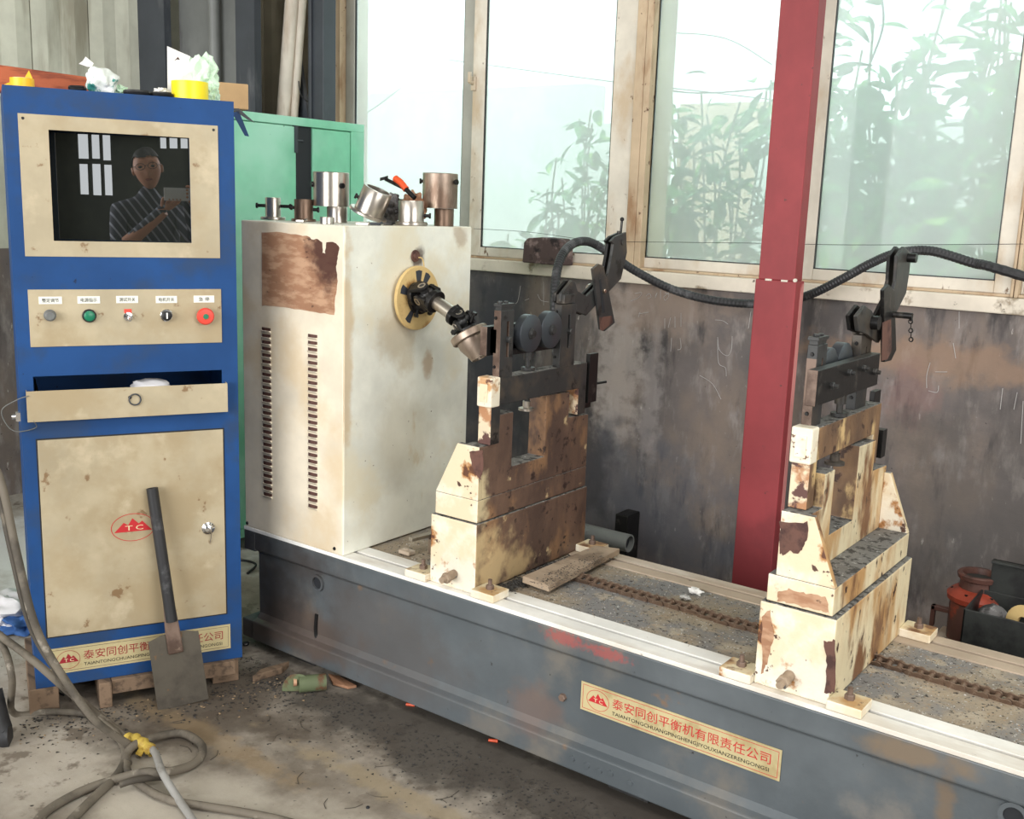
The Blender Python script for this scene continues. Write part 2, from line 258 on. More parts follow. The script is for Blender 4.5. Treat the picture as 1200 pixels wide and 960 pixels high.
# dusty window glass: mostly see-through, with a veil of dust that the daylight behind lights up
def glassmat():
    m = bpy.data.materials.new('dusty_window_glass'); m.use_nodes = True; n = m.node_tree.nodes; l = m.node_tree.links
    n.remove(n['Principled BSDF']); out = n['Material Output']
    tr = n.new('ShaderNodeBsdfTransparent'); tr.inputs[0].default_value = (0.86, 0.97, 0.93, 1)
    tl = n.new('ShaderNodeBsdfTranslucent'); tl.inputs[0].default_value = (0.93, 0.96, 0.95, 1)
    gl = n.new('ShaderNodeBsdfGlossy'); gl.inputs['Roughness'].default_value = 0.05
    a = n.new('ShaderNodeMixShader'); b = n.new('ShaderNodeMixShader')
    t = n.new('ShaderNodeTexNoise'); t.inputs['Scale'].default_value = 2.2; t.inputs['Detail'].default_value = 6
    tc = n.new('ShaderNodeTexCoord'); l.new(tc.outputs['Object'], t.inputs['Vector'])
    r = n.new('ShaderNodeMapRange'); r.inputs[1].default_value = 0.3; r.inputs[2].default_value = 0.7
    r.inputs[3].default_value = 0.34; r.inputs[4].default_value = 0.44; l.new(t.outputs[0], r.inputs[0])
    l.new(r.outputs[0], a.inputs[0]); l.new(tr.outputs[0], a.inputs[1]); l.new(tl.outputs[0], a.inputs[2])
    b.inputs[0].default_value = 0.012; l.new(a.outputs[0], b.inputs[1]); l.new(gl.outputs[0], b.inputs[2])
    l.new(b.outputs[0], out.inputs[0]); return m
MAT['glass'] = glassmat()

def shirtmat():
    m, n, l, b = newmat('striped_shirt')
    tc = n.new('ShaderNodeTexCoord'); wv = n.new('ShaderNodeTexWave'); wv.inputs['Scale'].default_value = 9; wv.bands_direction = 'DIAGONAL'
    l.new(tc.outputs['Object'], wv.inputs['Vector'])
    r = n.new('ShaderNodeValToRGB'); r.color_ramp.elements[0].position = 0.80; r.color_ramp.elements[0].color = C4(hexc(30, 36, 56))
    r.color_ramp.elements[1].position = 0.88; r.color_ramp.elements[1].color = C4(hexc(150, 154, 170))
    l.new(wv.outputs[0], r.inputs[0]); l.new(r.outputs[0], b.inputs['Base Color']); b.inputs['Roughness'].default_value = .8
    return m
MAT['shirt'] = shirtmat()

# ---------------------------------------------------------------- object helpers
ROOT = {}
def thing(name, label, cat, loc=(0, 0, 0), rz=0.0, group=None):
    o = bpy.data.objects.new(name, None); COL.objects.link(o); o.empty_display_size = 0.1
    o.location = loc; o.rotation_euler = (0, 0, rz)
    o['label'] = label; o['category'] = cat
    if group: o['group'] = group
    ROOT[o.name] = Matrix.Translation(Vector(loc)) @ Matrix.Rotation(rz, 4, 'Z')
    return o
def basis(ax):
    ax = Vector(ax).normalized()
    t = Vector((0, 0, 1)) if abs(ax.z) < 0.9 else Vector((1, 0, 0))
    u = ax.cross(t).normalized(); v = ax.cross(u).normalized()
    return ax, u, v
class B:
    def __init__(s): s.bm = bmesh.new()
    def _f(s, vs):
        try: return s.bm.faces.new(vs)
        except ValueError: return None
    def hexa(s, p):
        v = [s.bm.verts.new(q) for q in p]
        for f in ((0, 3, 2, 1), (4, 5, 6, 7), (0, 1, 5, 4), (1, 2, 6, 5), (2, 3, 7, 6), (3, 0, 4, 7)):
            s._f([v[i] for i in f])
        return s
    def box(s, x0, y0, z0, x1, y1, z1):
        if x0 > x1: x0, x1 = x1, x0
        if y0 > y1: y0, y1 = y1, y0
        if z0 > z1: z0, z1 = z1, z0
        return s.hexa([(x0, y0, z0), (x1, y0, z0), (x1, y1, z0), (x0, y1, z0), (x0, y0, z1), (x1, y0, z1), (x1, y1, z1), (x0, y1, z1)])
    def obox(s, c, ax, ay, az):
        """centre and three half-extent vectors"""
        c = Vector(c); ax = Vector(ax); ay = Vector(ay); az = Vector(az)
        return s.hexa([c - ax - ay - az, c + ax - ay - az, c + ax + ay - az, c - ax + ay - az, c - ax - ay + az, c + ax - ay + az, c + ax + ay + az, c - ax + ay + az])
    def prism(s, poly, axis, a, b):
        def P(q, t):
            if axis == 'x': return (t, q[0], q[1])
            if axis == 'y': return (q[0], t, q[1])
            return (q[0], q[1], t)
        A = [s.bm.verts.new(P(q, a)) for q in poly]; Bv = [s.bm.verts.new(P(q, b)) for q in poly]
        f1 = s._f(A); f2 = s._f(Bv[::-1]); n = len(poly)
        for i in range(n): s._f([A[i], A[(i + 1) % n], Bv[(i + 1) % n], Bv[i]])
        return s
    def slab(s, pts, off):
        """polygon of 3-D points thickened by the vector off"""
        off = Vector(off); A = [s.bm.verts.new(p) for p in pts]; Bv = [s.bm.verts.new(Vector(p) + off) for p in pts]
        s._f(A); s._f(Bv[::-1]); n = len(pts)
        for i in range(n): s._f([A[i], A[(i + 1) % n], Bv[(i + 1) % n], Bv[i]])
        return s
    def lathe(s, o, ax, prof, n=24, cap=True):
        """prof: (height along ax, radius)"""
        o = Vector(o); ax, u, v = basis(ax); rings = []
        for h, r in prof:
            rings.append([s.bm.verts.new(o + ax * h + (u * math.cos(2 * math.pi * i / n) + v * math.sin(2 * math.pi * i / n)) * max(r, 1e-5)) for i in range(n)])
        for a, b in zip(rings, rings[1:]):
            for i in range(n): s._f([a[i], a[(i + 1) % n], b[(i + 1) % n], b[i]])
        if cap: s._f(rings[0][::-1]); s._f(rings[-1])
        else:
            a, b = rings[-1], rings[0]
            for i in range(n): s._f([a[i], a[(i + 1) % n], b[(i + 1) % n], b[i]])
        return s
    def cyl(s, p, q, r, r2=None, n=20):
        p = Vector(p); q = Vector(q); return s.lathe(p, q - p, [(0, r), ((q - p).length, r if r2 is None else r2)], n)
    def pipe(s, p, q, ro, ri, n=24):
        p = Vector(p); q = Vector(q); L = (q - p).length
        return s.lathe(p, q - p, [(0, ro), (L, ro), (L, ri), (0, ri)], n, cap=False)
    def hexnut(s, c, ax, r, h): return s.lathe(c, ax, [(0, r), (h * .85, r), (h, r * .85)], 6)
    def tube(s, pts, r, n=8, sub=6, rad=None):
        P = [Vector(p) for p in pts]; S = []
        for i in range(len(P) - 1):
            p0 = P[max(0, i - 1)]; p1 = P[i]; p2 = P[i + 1]; p3 = P[min(len(P) - 1, i + 2)]
            for k in range(sub):
                t = k / sub
                S.append(0.5 * ((2 * p1) + (p2 - p0) * t + (2 * p0 - 5 * p1 + 4 * p2 - p3) * t * t + (3 * p1 - p0 - 3 * p2 + p3) * t ** 3))
        S.append(P[-1]); rings = []; u = None
        for i, p in enumerate(S):
            d = (S[min(i + 1, len(S) - 1)] - S[max(i - 1, 0)]).normalized()
            if u is None: u = basis(d)[1]
            u = (u - d * u.dot(d)).normalized(); v = d.cross(u)
            rr = r if rad is None else rad(i)
            rings.append([s.bm.verts.new(p + (u * math.cos(2 * math.pi * k / n) + v * math.sin(2 * math.pi * k / n)) * rr) for k in range(n)])
        for a, b in zip(rings, rings[1:]):
            for k in range(n): s._f([a[k], a[(k + 1) % n], b[(k + 1) % n], b[k]])
        s._f(rings[0][::-1]); s._f(rings[-1]); return s
    def blob(s, c, rx, ry, rz, seed=0, amp=0.25, sub=3, freq=2.2, clampz=None):
        r = bmesh.ops.create_icosphere(s.bm, subdivisions=sub, radius=1.0)
        for v in r['verts']:
            d = v.co.normalized(); k = 1 + amp * mnoise.noise(d * freq + Vector((seed * 7.1, seed * 3.3, seed))) * 2
            v.co = Vector(c) + Vector((d.x * rx * k, d.y * ry * k, d.z * rz * k))
            if clampz is not None and v.co.z < clampz: v.co.z = clampz
        return s
    def holes(s, xs, zs, hl, y0, y1):
        """plate in the local xz plane from y0 to y1 with rectangular holes (x0,z0,x1,z1)"""
        X = sorted(set([xs[0], xs[1]] + [h[0] for h in hl] + [h[2] for h in hl])); Z = sorted(set([zs[0], zs[1]] + [h[1] for h in hl] + [h[3] for h in hl]))
        for i in range(len(X) - 1):
            for j in range(len(Z) - 1):
                cx = (X[i] + X[i + 1]) / 2; cz = (Z[j] + Z[j + 1]) / 2
                if any(h[0] < cx < h[2] and h[1] < cz < h[3] for h in hl): continue
                s.box(X[i], y0, Z[j], X[i + 1], y1, Z[j + 1])
        bmesh.ops.remove_doubles(s.bm, verts=s.bm.verts[:], dist=1e-5)
        seen = {}; kill = []
        for f in s.bm.faces:
            k = tuple(sorted(v.index for v in f.verts)) if False else tuple(round(c, 5) for c in f.calc_center_median())
            if k in seen: kill += [f, seen[k]]
            seen[k] = f
        bmesh.ops.delete(s.bm, geom=list(set(kill)), context='FACES_ONLY')
        return s
    def xf(s, M):
        s.bm.transform(M); return s
    def out(s, name, mat, parent=None, smooth=False, bevel=0.0, local=False, facemats=None, auto=True, kind=None, label=None, origin=None):
        bm = s.bm
        bmesh.ops.recalc_face_normals(bm, faces=bm.faces[:])
        root = parent
        while root is not None and root.parent is not None: root = root.parent
        me = bpy.data.meshes.new(name)
        mats = [MAT[mat]] 
        if facemats:
            bm.normal_update()
            for key, mn in facemats.items():
                mats.append(MAT[mn]); idx = len(mats) - 1
                ax = {'x': 0, 'y': 1, 'z': 2}[key[-1]]; sg = -1 if key[0] == '-' else 1
                for f in bm.faces:
                    if f.normal[ax] * sg > 0.8: f.material_index = idx
        loc = None
        if root is not None:
            if not local: bm.transform(ROOT[root.name].inverted())
        else:
            if origin is None:
                xs = [v.co for v in bm.verts]
                origin = Vector(((min(v.x for v in xs) + max(v.x for v in xs)) / 2, (min(v.y for v in xs) + max(v.y for v in xs)) / 2, min(v.z for v in xs)))
            loc = Vector(origin)
            if not keep_origin.get(mat): bm.transform(Matrix.Translation(-loc))
            else: loc = Vector((0, 0, 0))
        bm.to_mesh(me); bm.free()
        for m in mats: me.materials.append(m)
        if smooth:
            for p in me.polygons: p.use_smooth = True
            if auto:
                try: me.set_sharp_from_angle(angle=math.radians(38))
                except Exception: pass
        o = bpy.data.objects.new(name, me); COL.objects.link(o)
        if parent is not None: o.parent = parent
        if loc is not None: o.location = loc
        if bevel:
            md = o.modifiers.new('bevel', 'BEVEL'); md.width = bevel; md.segments = 2; md.limit_method = 'ANGLE'; md.angle_limit = math.radians(40)
        if kind: o['kind'] = kind
        if label: o['label'] = label
        return o
keep_origin = {'floor': 1, 'wall': 1}   # colour patches of these are placed in the room's own coordinates
def tag(o, label, cat, group=None, kind=None):
    o['label'] = label; o['category'] = cat
    if group: o['group'] = group
    if kind: o['kind'] = kind
    return o
def struct(o, kind='structure'):
    o['kind'] = kind; return o
def sroot(name):
    o = bpy.data.objects.new(name, None); COL.objects.link(o); o['kind'] = 'structure'; ROOT[o.name] = Matrix.Identity(4); return o
def copy_part(o, parent, loc=None, rot=None, mat=None):
    c = o.copy(); COL.objects.link(c); c.parent = parent
    if loc is not None: c.location = loc
    if rot is not None: c.rotation_euler = rot
    return c
def text_mesh(txt, size, sx=1.0, extrude=0.0004):
    """flat lettering in the local xz plane, facing -y, baseline at z=0, starting at x=0; returns bmesh and its width"""
    cu = bpy.data.curves.new('t', 'FONT'); cu.body = txt; cu.size = size; cu.extrude = extrude; cu.resolution_u = 2
    o = bpy.data.objects.new('t', cu); COL.objects.link(o)
    dg = bpy.context.evaluated_depsgraph_get(); me = bpy.data.meshes.new_from_object(o.evaluated_get(dg))
    bm = bmesh.new(); bm.from_mesh(me); bpy.data.objects.remove(o); bpy.data.curves.remove(cu); bpy.data.meshes.remove(me)
    bm.transform(Matrix.Diagonal((sx, 1, 1, 1)))
    xs = [v.co.x for v in bm.verts]; x0 = min(xs); wd = max(xs) - x0
    bm.transform(Matrix.Translation((-x0, 0, 0)))
    bm.transform(Matrix.Rotation(math.pi / 2, 4, 'X'))
    return bm, wd
def text_fit(txt, x0, x1, z0, h, y, mat, parent, name, F=None):
    """lettering stretched to x0..x1, glyph height h; F maps the local frame"""
    bm, wd = text_mesh(txt, 1.0, 1.0, 0.0)
    zs = [v.co.z for v in bm.verts]; a, b_ = min(zs), max(zs)
    bm.transform(Matrix.Translation((0, 0, -a))); bm.transform(Matrix.Diagonal(((x1 - x0) / wd, 1, h / (b_ - a), 1)))
    bm.transform(Matrix.Translation((x0, y, z0)))
    bb = B(); bb.bm.free(); bb.bm = bm
    r = bmesh.ops.extrude_face_region(bm, geom=bm.faces[:])
    bmesh.ops.translate(bm, verts=[v for v in r['geom'] if isinstance(v, bmesh.types.BMVert)], vec=(0, -0.0004, 0))
    if F is not None: bb.xf(F)
    return bb.out(name, mat, parent, local=(F is None and parent is not None and ROOT_LOCAL.get(parent.name, False)))
ROOT_LOCAL = {}

# ================================================================ THE SETTING
YW = 3.70; XE = -4.95; XR = 7.0; YO = -7.0; ZC = 4.9
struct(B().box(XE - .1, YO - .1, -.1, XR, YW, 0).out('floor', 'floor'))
# window wall: dark plaster below, sill, frames, cladding beside the windows, lintel
struct(B().box(XE - .1, YW, -.1, XR, YW + .22, 1.213).out('wall_back', 'wall'))
struct(B().box(-3.83, YW - .022, 1.209, XR, YW + .22, 1.262).out('trim_1', 'sill', bevel=.004))
struct(B().box(XE - .1, YW, 2.86, XR, YW + .22, ZC).out('wall_back_lintel', 'cladding'))
ws = sroot('wall_back_side')
B().box(XE, YW + .03, 1.213, -3.83, YW + .2, 2.86).out('wall_core', 'beige_clad', ws)
def ribbed(x0, x1, z0, z1, fixed, axis, rib=.05, dep=.012, sgn=1):
    b = B(); n = max(2, int(abs(x1 - x0) / rib)); poly = []
    for i in range(n + 1):
        t = x0 + (x1 - x0) * i / n
        poly.append((t, dep if i % 2 else 0.0))
    top = [(t, d) for t, d in poly]
    for (ta, da), (tb, db) in zip(top, top[1:]):
        if axis == 'y':   # wall plane x = fixed
            pts = [(fixed + da * sgn, ta, z0), (fixed + db * sgn, tb, z0), (fixed + db * sgn, tb, z1), (fixed + da * sgn, ta, z1)]; off = (-.02 * sgn, 0, 0)
        else:
            pts = [(ta, fixed + da * sgn, z0), (tb, fixed + db * sgn, z0), (tb, fixed + db * sgn, z1), (ta, fixed + da * sgn, z1)]; off = (0, -.02 * sgn, 0)
        b.slab(pts, off)
    return b
x = XE
while x < -3.84:
    ribbed(x + .004, min(x + .28, -3.835), 1.213, 2.86, YW + .02, 'x', .06, .007, -1).out('cladding_panel', 'beige_clad', ws); x += .28
we = sroot('wall_left')
B().box(XE - .2, YO, 0, XE - .03, YW, ZC).out('wall_core', 'cladding', we)
B().box(XE - .04, YO, 0, XE, YW, 1.213).out('dado', 'wall', we)
y = 3.70
while y > -1.0:
    ribbed(y - .003, y - .297, 1.213, ZC, XE - .012, 'y', .06, .007, 1).out('cladding_panel', 'cladding', we); y -= .3
struct(B().box(XE - .2, YO - .2, ZC, XR + .2, YW + .2, ZC + .1).out('ceiling', 'ceiling'))
# wall across the hall with the gate opening, and the far end wall with its barred windows
wf = sroot('wall_front')
B().box(2.2, YO - .2, 0, XR, YO, ZC).out('wall_section', 'room', wf)
B().box(XE - .2, YO - .2, 4.3, 2.2, YO, ZC).out('gate_lintel', 'room', wf)
wr = sroot('wall_right')
# direction in which the monitor glass looks back: through (0,0) towards azimuth -35.8 deg
def far_hit(px, py):
    """point on the end wall x=XR that the monitor glass shows at this pixel"""
    V = Vector((math.cos(math.radians(-35.8)), math.sin(math.radians(-35.8)), 0))
    d = ray(px, py).normalized(); n = V; r = d - 2 * d.dot(n) * n
    P = MIRP + (MIRN * 0)
    dd = ray(px, py); t = ((MIRP - CAM).dot(n)) / dd.dot(n); H = CAM + dd * t
    return H + r * ((XR - H.x) / r.x)
MIRN = Vector((math.cos(math.radians(-35.8)), math.sin(math.radians(-35.8)), 0))
CA = Vector((-2.741, 1.461, 0.08)); CANG = math.radians(62.8)
CF = Matrix.Translation(CA) @ Matrix.Rotation(CANG, 4, 'Z')
CFN = Vector((math.sin(CANG), -math.cos(CANG), 0))
def cab(px, py, depth=0.0):
    """pixel -> local (x, z) on the control cabinet's front, depth behind it"""
    d = ray(px, py); P0 = CA - CFN * depth
    t = (P0 - CAM).dot(CFN) / d.dot(CFN); q = CF.inverted() @ (CAM + d * t); return q
sc_l = cab(140, 220, .05); MIRP = CF @ Vector((sc_l.x, .05, sc_l.z))
panes = []
for (a, b_) in (((90, 157), (104, 186)), ((106, 157), (117, 186)), ((119, 158), (130, 188)), ((92, 192), (104, 228)), ((107, 192), (119, 229)), ((121, 193), (132, 229)),
                ((186, 140), (195, 174)), ((197, 140), (208, 174)), ((210, 140), (220, 174))):
    p = far_hit(*a); q = far_hit(*b_); panes.append((min(p.y, q.y), min(p.z, q.z), max(p.y, q.y), max(p.z, q.z)))
wb = B(); wb.holes((YO, YW), (0, ZC), [(round(p[0], 3), round(p[1], 3), round(p[2], 3), round(p[3], 3)) for p in panes], 0, .02)
wb.xf(Matrix.Translation((XR, 0, 0)) @ Matrix(((0, 1, 0, 0), (1, 0, 0, 0), (0, 0, 1, 0), (0, 0, 0, 1))))
wb.out('wall_section', 'room', wr)

# ---- windows
ZS0, ZG0, ZT, ZG1 = 1.262, 1.312, 2.86, 2.79
YFr, YS1, YS2 = YW + .006, YW + .045, YW + .018      # room-side faces of outer frame, outer sash, inner sash
def wx(px, y, py=130): return ony(px, py, y).x
win_n = [0]
def window(x0, x1, lm, rm_, g1, g2, meet, latch=False):
    """x0..x1 outer frame, lm / rm_ its jamb widths, g1 / g2 glass spans, meet: inner edges of the two meeting stiles"""
    win_n[0] += 1; W = sroot('window_%d' % win_n[0])
    B().box(x0, YFr, ZS0, x0 + lm, YW + .20, ZT).box(x1 - rm_, YFr, ZS0, x1, YW + .20, ZT).box(x0 + lm, YFr, ZG1 + .05, x1 - rm_, YW + .2, ZT).box(x0 + lm, YFr + .005, ZS0, x1 - rm_, YW + .2, ZS0 + .010).out('window_frame', 'frame_brown', W, bevel=.003)
    for k, (a, b_) in enumerate((g1, g2)):
        yy = YS1 if k == 0 else YS2
        lo = x0 + lm if k == 0 else meet[0]; hi = meet[1] if k == 0 else x1 - rm_
        s = B(); y1 = yy + .026
        s.box(lo, yy, ZS0 + .010, a, y1, ZG1 + .045).box(b_, yy, ZS0 + .010, hi, y1, ZG1 + .045).box(a, yy, ZS0 + .010, b_, y1, ZG0).box(a, yy, ZG1, b_, y1, ZG1 + .045)
        so = s.out('sash', 'frame_grey' if k == 0 and win_n[0] == 1 else 'frame_white', W, bevel=.003)
        B().box(a, yy + .004, ZG0, a + .004, yy + .014, ZG1).box(b_ - .004, yy + .004, ZG0, b_, yy + .014, ZG1).box(a, yy + .004, ZG0, b_, yy + .014, ZG0 + .004).out('glazing_seal', 'black', so)
        B().box(a, yy + .012, ZG0, b_, yy + .016, ZG1).out('window_pane', 'glass', so)
    if latch:
        lx = wx(556, YS2, 98); lz = ony(555, 98, YS2).z
        B().box(lx - .012, YS2 - .012, lz - .03, lx + .012, YS2, lz + .03).cyl((lx, YS2 - .010, lz), (lx, YS2 - .035, lz + .005), .009).box(lx - .006, YS2 - .042, lz, lx + .008, YS2 - .03, lz + .045).out('window_latch', 'frame_white', W, bevel=.002)
    return W
xm = wx(752, YFr)
window(wx(392, YFr), xm, .035, xm - wx(741, YFr), (wx(415, YS1), wx(542, YS1)), (wx(567, YS2), wx(717, YS2)), (wx(553, YS2), wx(556, YS1)), latch=True)
xr = wx(1189, YFr, 330)
window(xm + .001, xr, .028, .010, (wx(762, YS1), wx(936, YS1)), (wx(969, YS2), wx(1166, YS2, 324)), (wx(951, YS2), wx(954, YS1)))
window(xr + .002, xr + 1.5, .012, .03, (xr + .022, xr + .72), (xr + .83, xr + 1.42), (xr + .74, xr + .80))
window(xr + 1.51, xr + 3.05, .03, .03, (xr + 1.60, xr + 2.25), (xr + 2.36, xr + 2.96), (xr + 2.27, xr + 2.33))
struct(B().box(xr + 3.06, YW, 1.213, XR, YW + .2, 2.87).out('wall_back_pier', 'cladding'))

# ---- red column in front of the wall
c = thing('steel_column', 'red primed square steel column standing in front of the windows', 'column', (-1.36, 3.35, 0))
B().box(-1.435, 3.30, 0, -1.293, 3.372, 1.288).out('lower_casing', 'red', c, bevel=.003)
B().box(-1.427, 3.304, 1.288, -1.300, 3.368, ZC).out('upper_shaft', 'red', c, bevel=.003)
B().box(-1.293, 3.340, .5, -1.2915, 3.366, 1.28).out('paint_strip', 'pink', c)
wb = B()
for i, xx in enumerate((-1.40, -1.345)): wb.box(xx, 3.2985, 1.285, xx + .022, 3.304, 1.291)
wb.cyl((-1.298, 3.306, 1.292), (-1.298, 3.298, 1.292), .006).out('weld_bead', 'frame_white', c)
# ---- grey columns and pipes in the corner
c = thing('corner_column', 'dark grey steel H column standing in the far corner', 'column', (-4.65, 3.5, 0))
xa, xb_, xc_, xd = ony(152, 60, 3.45).x, ony(207, 60, 3.45).x, ony(290, 60, 3.45).x, ony(312, 60, 3.45).x
B().box(xa, 3.38, 0, xb_, 3.42, ZC).out('flange', 'steel_dark', c)
B().box(xb_, 3.47, 0, xc_, 3.49, ZC).out('web', 'steel_grey', c)
B().box(xc_, 3.38, 0, xd, 3.42, ZC).out('flange', 'steel_dark', c)
B().cyl((xb_ + .33, 3.43, 0), (xb_ + .33, 3.43, ZC), .028).out('conduit_pipe', 'steel_grey', c, smooth=True)
B().cyl((xa + .12, 3.36, 0), (xa + .12, 3.36, ZC), .012).out('thin_pipe', 'steel_grey', c, smooth=True)
p0 = ony(333, 135, 3.6); p1 = ony(343, 0, 3.6)
t = (2.9 - p0.z) / (p1.z - p0.z)
def ext(p, q, z): return p + (q - p) * ((z - p.z) / (q.z - p.z))
tag(B().cyl(ext(p0, p1, 0.0), ext(p0, p1, 2.8), .040, .036).out('downpipe', 'pvc', smooth=True), 'whitish plastic pipe leaning up behind the green cabinet, the thicker one', 'pipe')
p0 = ony(345, 135, 3.62); p1 = ony(355, 0, 3.62)
tag(B().cyl(ext(p0, p1, 0.0), ext(p0, p1, 2.8), .018).out('downpipe', 'pvc', smooth=True), 'thin whitish pipe just right of the thick leaning pipe', 'pipe')
tag(B().tube([ony(364, 0, 3.6) + Vector((0, 0, .3)), ony(364, 60, 3.6), ony(366, 138, 3.6), ony(366, 138, 3.6) - Vector((0, 0, .8))], .006).out('hanging_cord', 'orangecord', smooth=True), 'orange yellow cord hanging straight down beside the windows', 'cord')
tag(B().tube([ony(350, 95, 3.6), ony(353, 112, 3.6), ony(364, 120, 3.6), ony(372, 112, 3.6)], .003).out('loose_wire', 'black', smooth=True), 'thin black wire looping beside the orange cord', 'wire')
p = ony(372, 60, 3.58); q = ony(390, 60, 3.58)
tag(B().box(p.x, 3.52, 0, q.x, 3.6, 2.86).box(p.x + .02, 3.505, 0, p.x + .035, 3.52, 2.86).out('grey_post', 'steel_dark', bevel=.003), 'slim dark grey steel post just left of the first window', 'post')
p = ony(349, 60, 3.62); q = ony(358, 135, 3.62)
tag(B().slab([ony(346, 70, 3.66), ony(350, 66, 3.66), ony(361, 138, 3.66), ony(361, 138, 3.66) - Vector((0, 0, .4)), ony(350, 138, 3.66) - Vector((0, 0, .4))], (0, .02, 0)).out('dark_strap', 'steel_dark'), 'dark strip leaning between the pale pipes and the cord', 'strip')
# thin wires crossing the windows
def wire(pts, y, r, lab):
    tag(B().tube([ony(px, py, y) for px, py in pts], r, 5, 8).out('thin_wire', 'black', smooth=True), lab, 'wire')
wire([(555, 268), (620, 272), (700, 282), (800, 284), (890, 285), (1000, 287), (1199, 286)], 3.68, .0010, 'hair thin black wire strung along the inside of the panes')
wire([(380, 150), (425, 135), (470, 103)], 4.6, .003, 'grey wire outside slanting across the leftmost pane')
wire([(525, 70), (600, 80), (720, 96), (830, 108), (930, 120)], 5.2, .003, 'upper overhead wire outside, sagging across two panes')
wire([(730, 36), (780, 38), (850, 45), (905, 76)], 5.0, .003, 'overhead wire outside curving down towards the red column')
wire([(740, 98), (800, 108), (850, 108), (910, 102)], 5.1, .004, 'overhead wire outside sagging level left of the red column')
wire([(1030, -20), (1035, 30), (1015, 85)], 5.2, .006, 'dark bare twig wire hanging outside the right window')
wire([(1112, -20), (1100, 30), (1086, 80)], 5.4, .005, 'slender bare stem outside the right window')

# ---- chalk marks on the wall
chalk = [[(744, 344), (752, 343), (748, 349), (739, 353)], [(757, 347), (761, 344), (763, 348), (759, 350)], [(768, 347), (770, 343), (768, 349)], [(774, 340), (774, 351)], [(779, 343), (784, 346), (780, 352), (778, 348), (784, 343)],
         [(838, 375), (847, 376), (853, 380)], [(841, 395), (843, 410), (852, 417), (857, 410), (858, 394)], [(841, 398), (842, 425), (850, 431), (851, 441)],
         [(748, 368), (760, 366)], [(750, 366), (748, 372)], [(779, 373), (779, 385)], [(791, 371), (791, 384)], [(798, 367), (798, 383)], [(786, 372), (783, 384)],
         [(880, 365), (877, 385)], [(637, 330), (637, 358)], [(610, 335), (607, 352), (604, 356)], [(615, 352), (620, 350)], [(630, 345), (634, 352), (643, 354)],
         [(1096, 436), (1110, 436)], [(1090, 425), (1086, 440), (1086, 455)], [(1100, 452), (1098, 460), (1088, 458)], [(1124, 365), (1124, 385)], [(1175, 455), (1172, 480)], [(1192, 460), (1188, 480)], [(1199, 470), (1196, 520)],
         [(1117, 402), (1120, 420)], [(820, 440), (835, 450), (845, 468)], [(787, 396), (786, 412)], [(797, 396), (798, 408), (794, 410)]]
b = B()
for k in chalk:
    if len(k) == 2: k = [k[0], ((k[0][0] + k[1][0]) / 2, (k[0][1] + k[1][1]) / 2), k[1]]
    b.tube([ony(px, py, YW - .0022) for px, py in k], .0011, 4, 4)
co = b.out('chalk_marks', 'chalk'); tag(co, 'white chalk scribbles and numbers scratched on the dark wall', 'chalk writing', kind='stuff')

# ================================================================ MACHINE BED
YF, YB, ZB = 2.176, 2.785, .42; X0, X1 = -2.69, .55
bed = thing('machine_bed', 'long blue grey cast iron machine bed with white slotted rails', 'machine bed', (-1.07, 2.48, 0))
prof = [(YF, ZB - .012), (YF, .348), (YF + .014, .338), (YF + .016, .125), (YF + .004, .108), (YF - .016, .10), (YF - .016, .035), (YB + .016, .035), (YB + .016, .10), (YB - .014, .125), (YB - .014, .338), (YB, .348), (YB, ZB - .012)]
B().prism(prof, 'x', X0 + .055, X1).box(X0, YF - .012, .035, X0 + .056, YB + .012, .10).box(X0, YF, .34, X0 + .056, YB, ZB - .012).out('bed_casting', 'bed', bed, bevel=.004)
B().box(X0, YF, ZB - .012, X1, YF + .052, ZB).out('rail', 'rail', bed, bevel=.0015, label='white front rail of the bed, outer strip')
B().box(X0, YF + .066, ZB - .012, X1, YF + .118, ZB).out('rail', 'rail', bed, bevel=.0015)
B().box(X0, YB - .108, ZB - .012, X1, YB - .062, ZB).out('rail', 'rail_rear', bed, bevel=.0015)
B().box(X0, YB - .048, ZB - .012, X1, YB, ZB).out('rail', 'rail_rear', bed, bevel=.0015)
B().box(X0, YF + .052, ZB - .0119, X1, YF + .066, ZB - .010).box(X0, YB - .062, ZB - .0119, X1, YB - .048, ZB - .010).out('slot', 'black_in', bed)
B().box(X0, YF + .118, ZB - .0119, X1, YB - .108, ZB - .004).out('bed_floor', 'grit', bed)
p = ony(373, 683, YF + .014)
B().pipe(p + Vector((0, .002, 0)), p + Vector((0, -.008, 0)), .027, .020).out('hole_rim', 'bed', bed, smooth=True)
B().cyl(p + Vector((0, -.001, 0)), p + Vector((0, .004, 0)), .0205).out('hole', 'black_in', bed, smooth=True)
p = ony(1188, 956, YF + .014)
B().pipe(p + Vector((0, .002, 0)), p + Vector((0, -.006, 0)), .030, .020).out('hole_rim', 'bed', bed, smooth=True)
B().cyl(p + Vector((0, -.001, 0)), p + Vector((0, .004, 0)), .0205).out('hole', 'black_in', bed, smooth=True)
b = B().tube([ony(371, 720, YF + .013), ony(370, 740, YF + .013), ony(373, 752, YF + .013), ony(383, 765, YF + .013)], .006)
b.out('weld_seam', 'black_iron', bed, smooth=True)
p = ony(660, 817, YF + .014); B().hexnut(p + Vector((0, .002, 0)), (0, -1, 0), .011, .012).out('side_bolt', 'iron_brown', bed)
for px, py in ((671, 889), (688, 897), (703, 903), (739, 917), (716, 906)):
    p = ony(px, py, YF - .016); B().lathe(p + Vector((0, .002, 0)), (0, -1, 0), [(0, .009), (.006, .007)], 10).out('casting_boss', 'bed', bed)
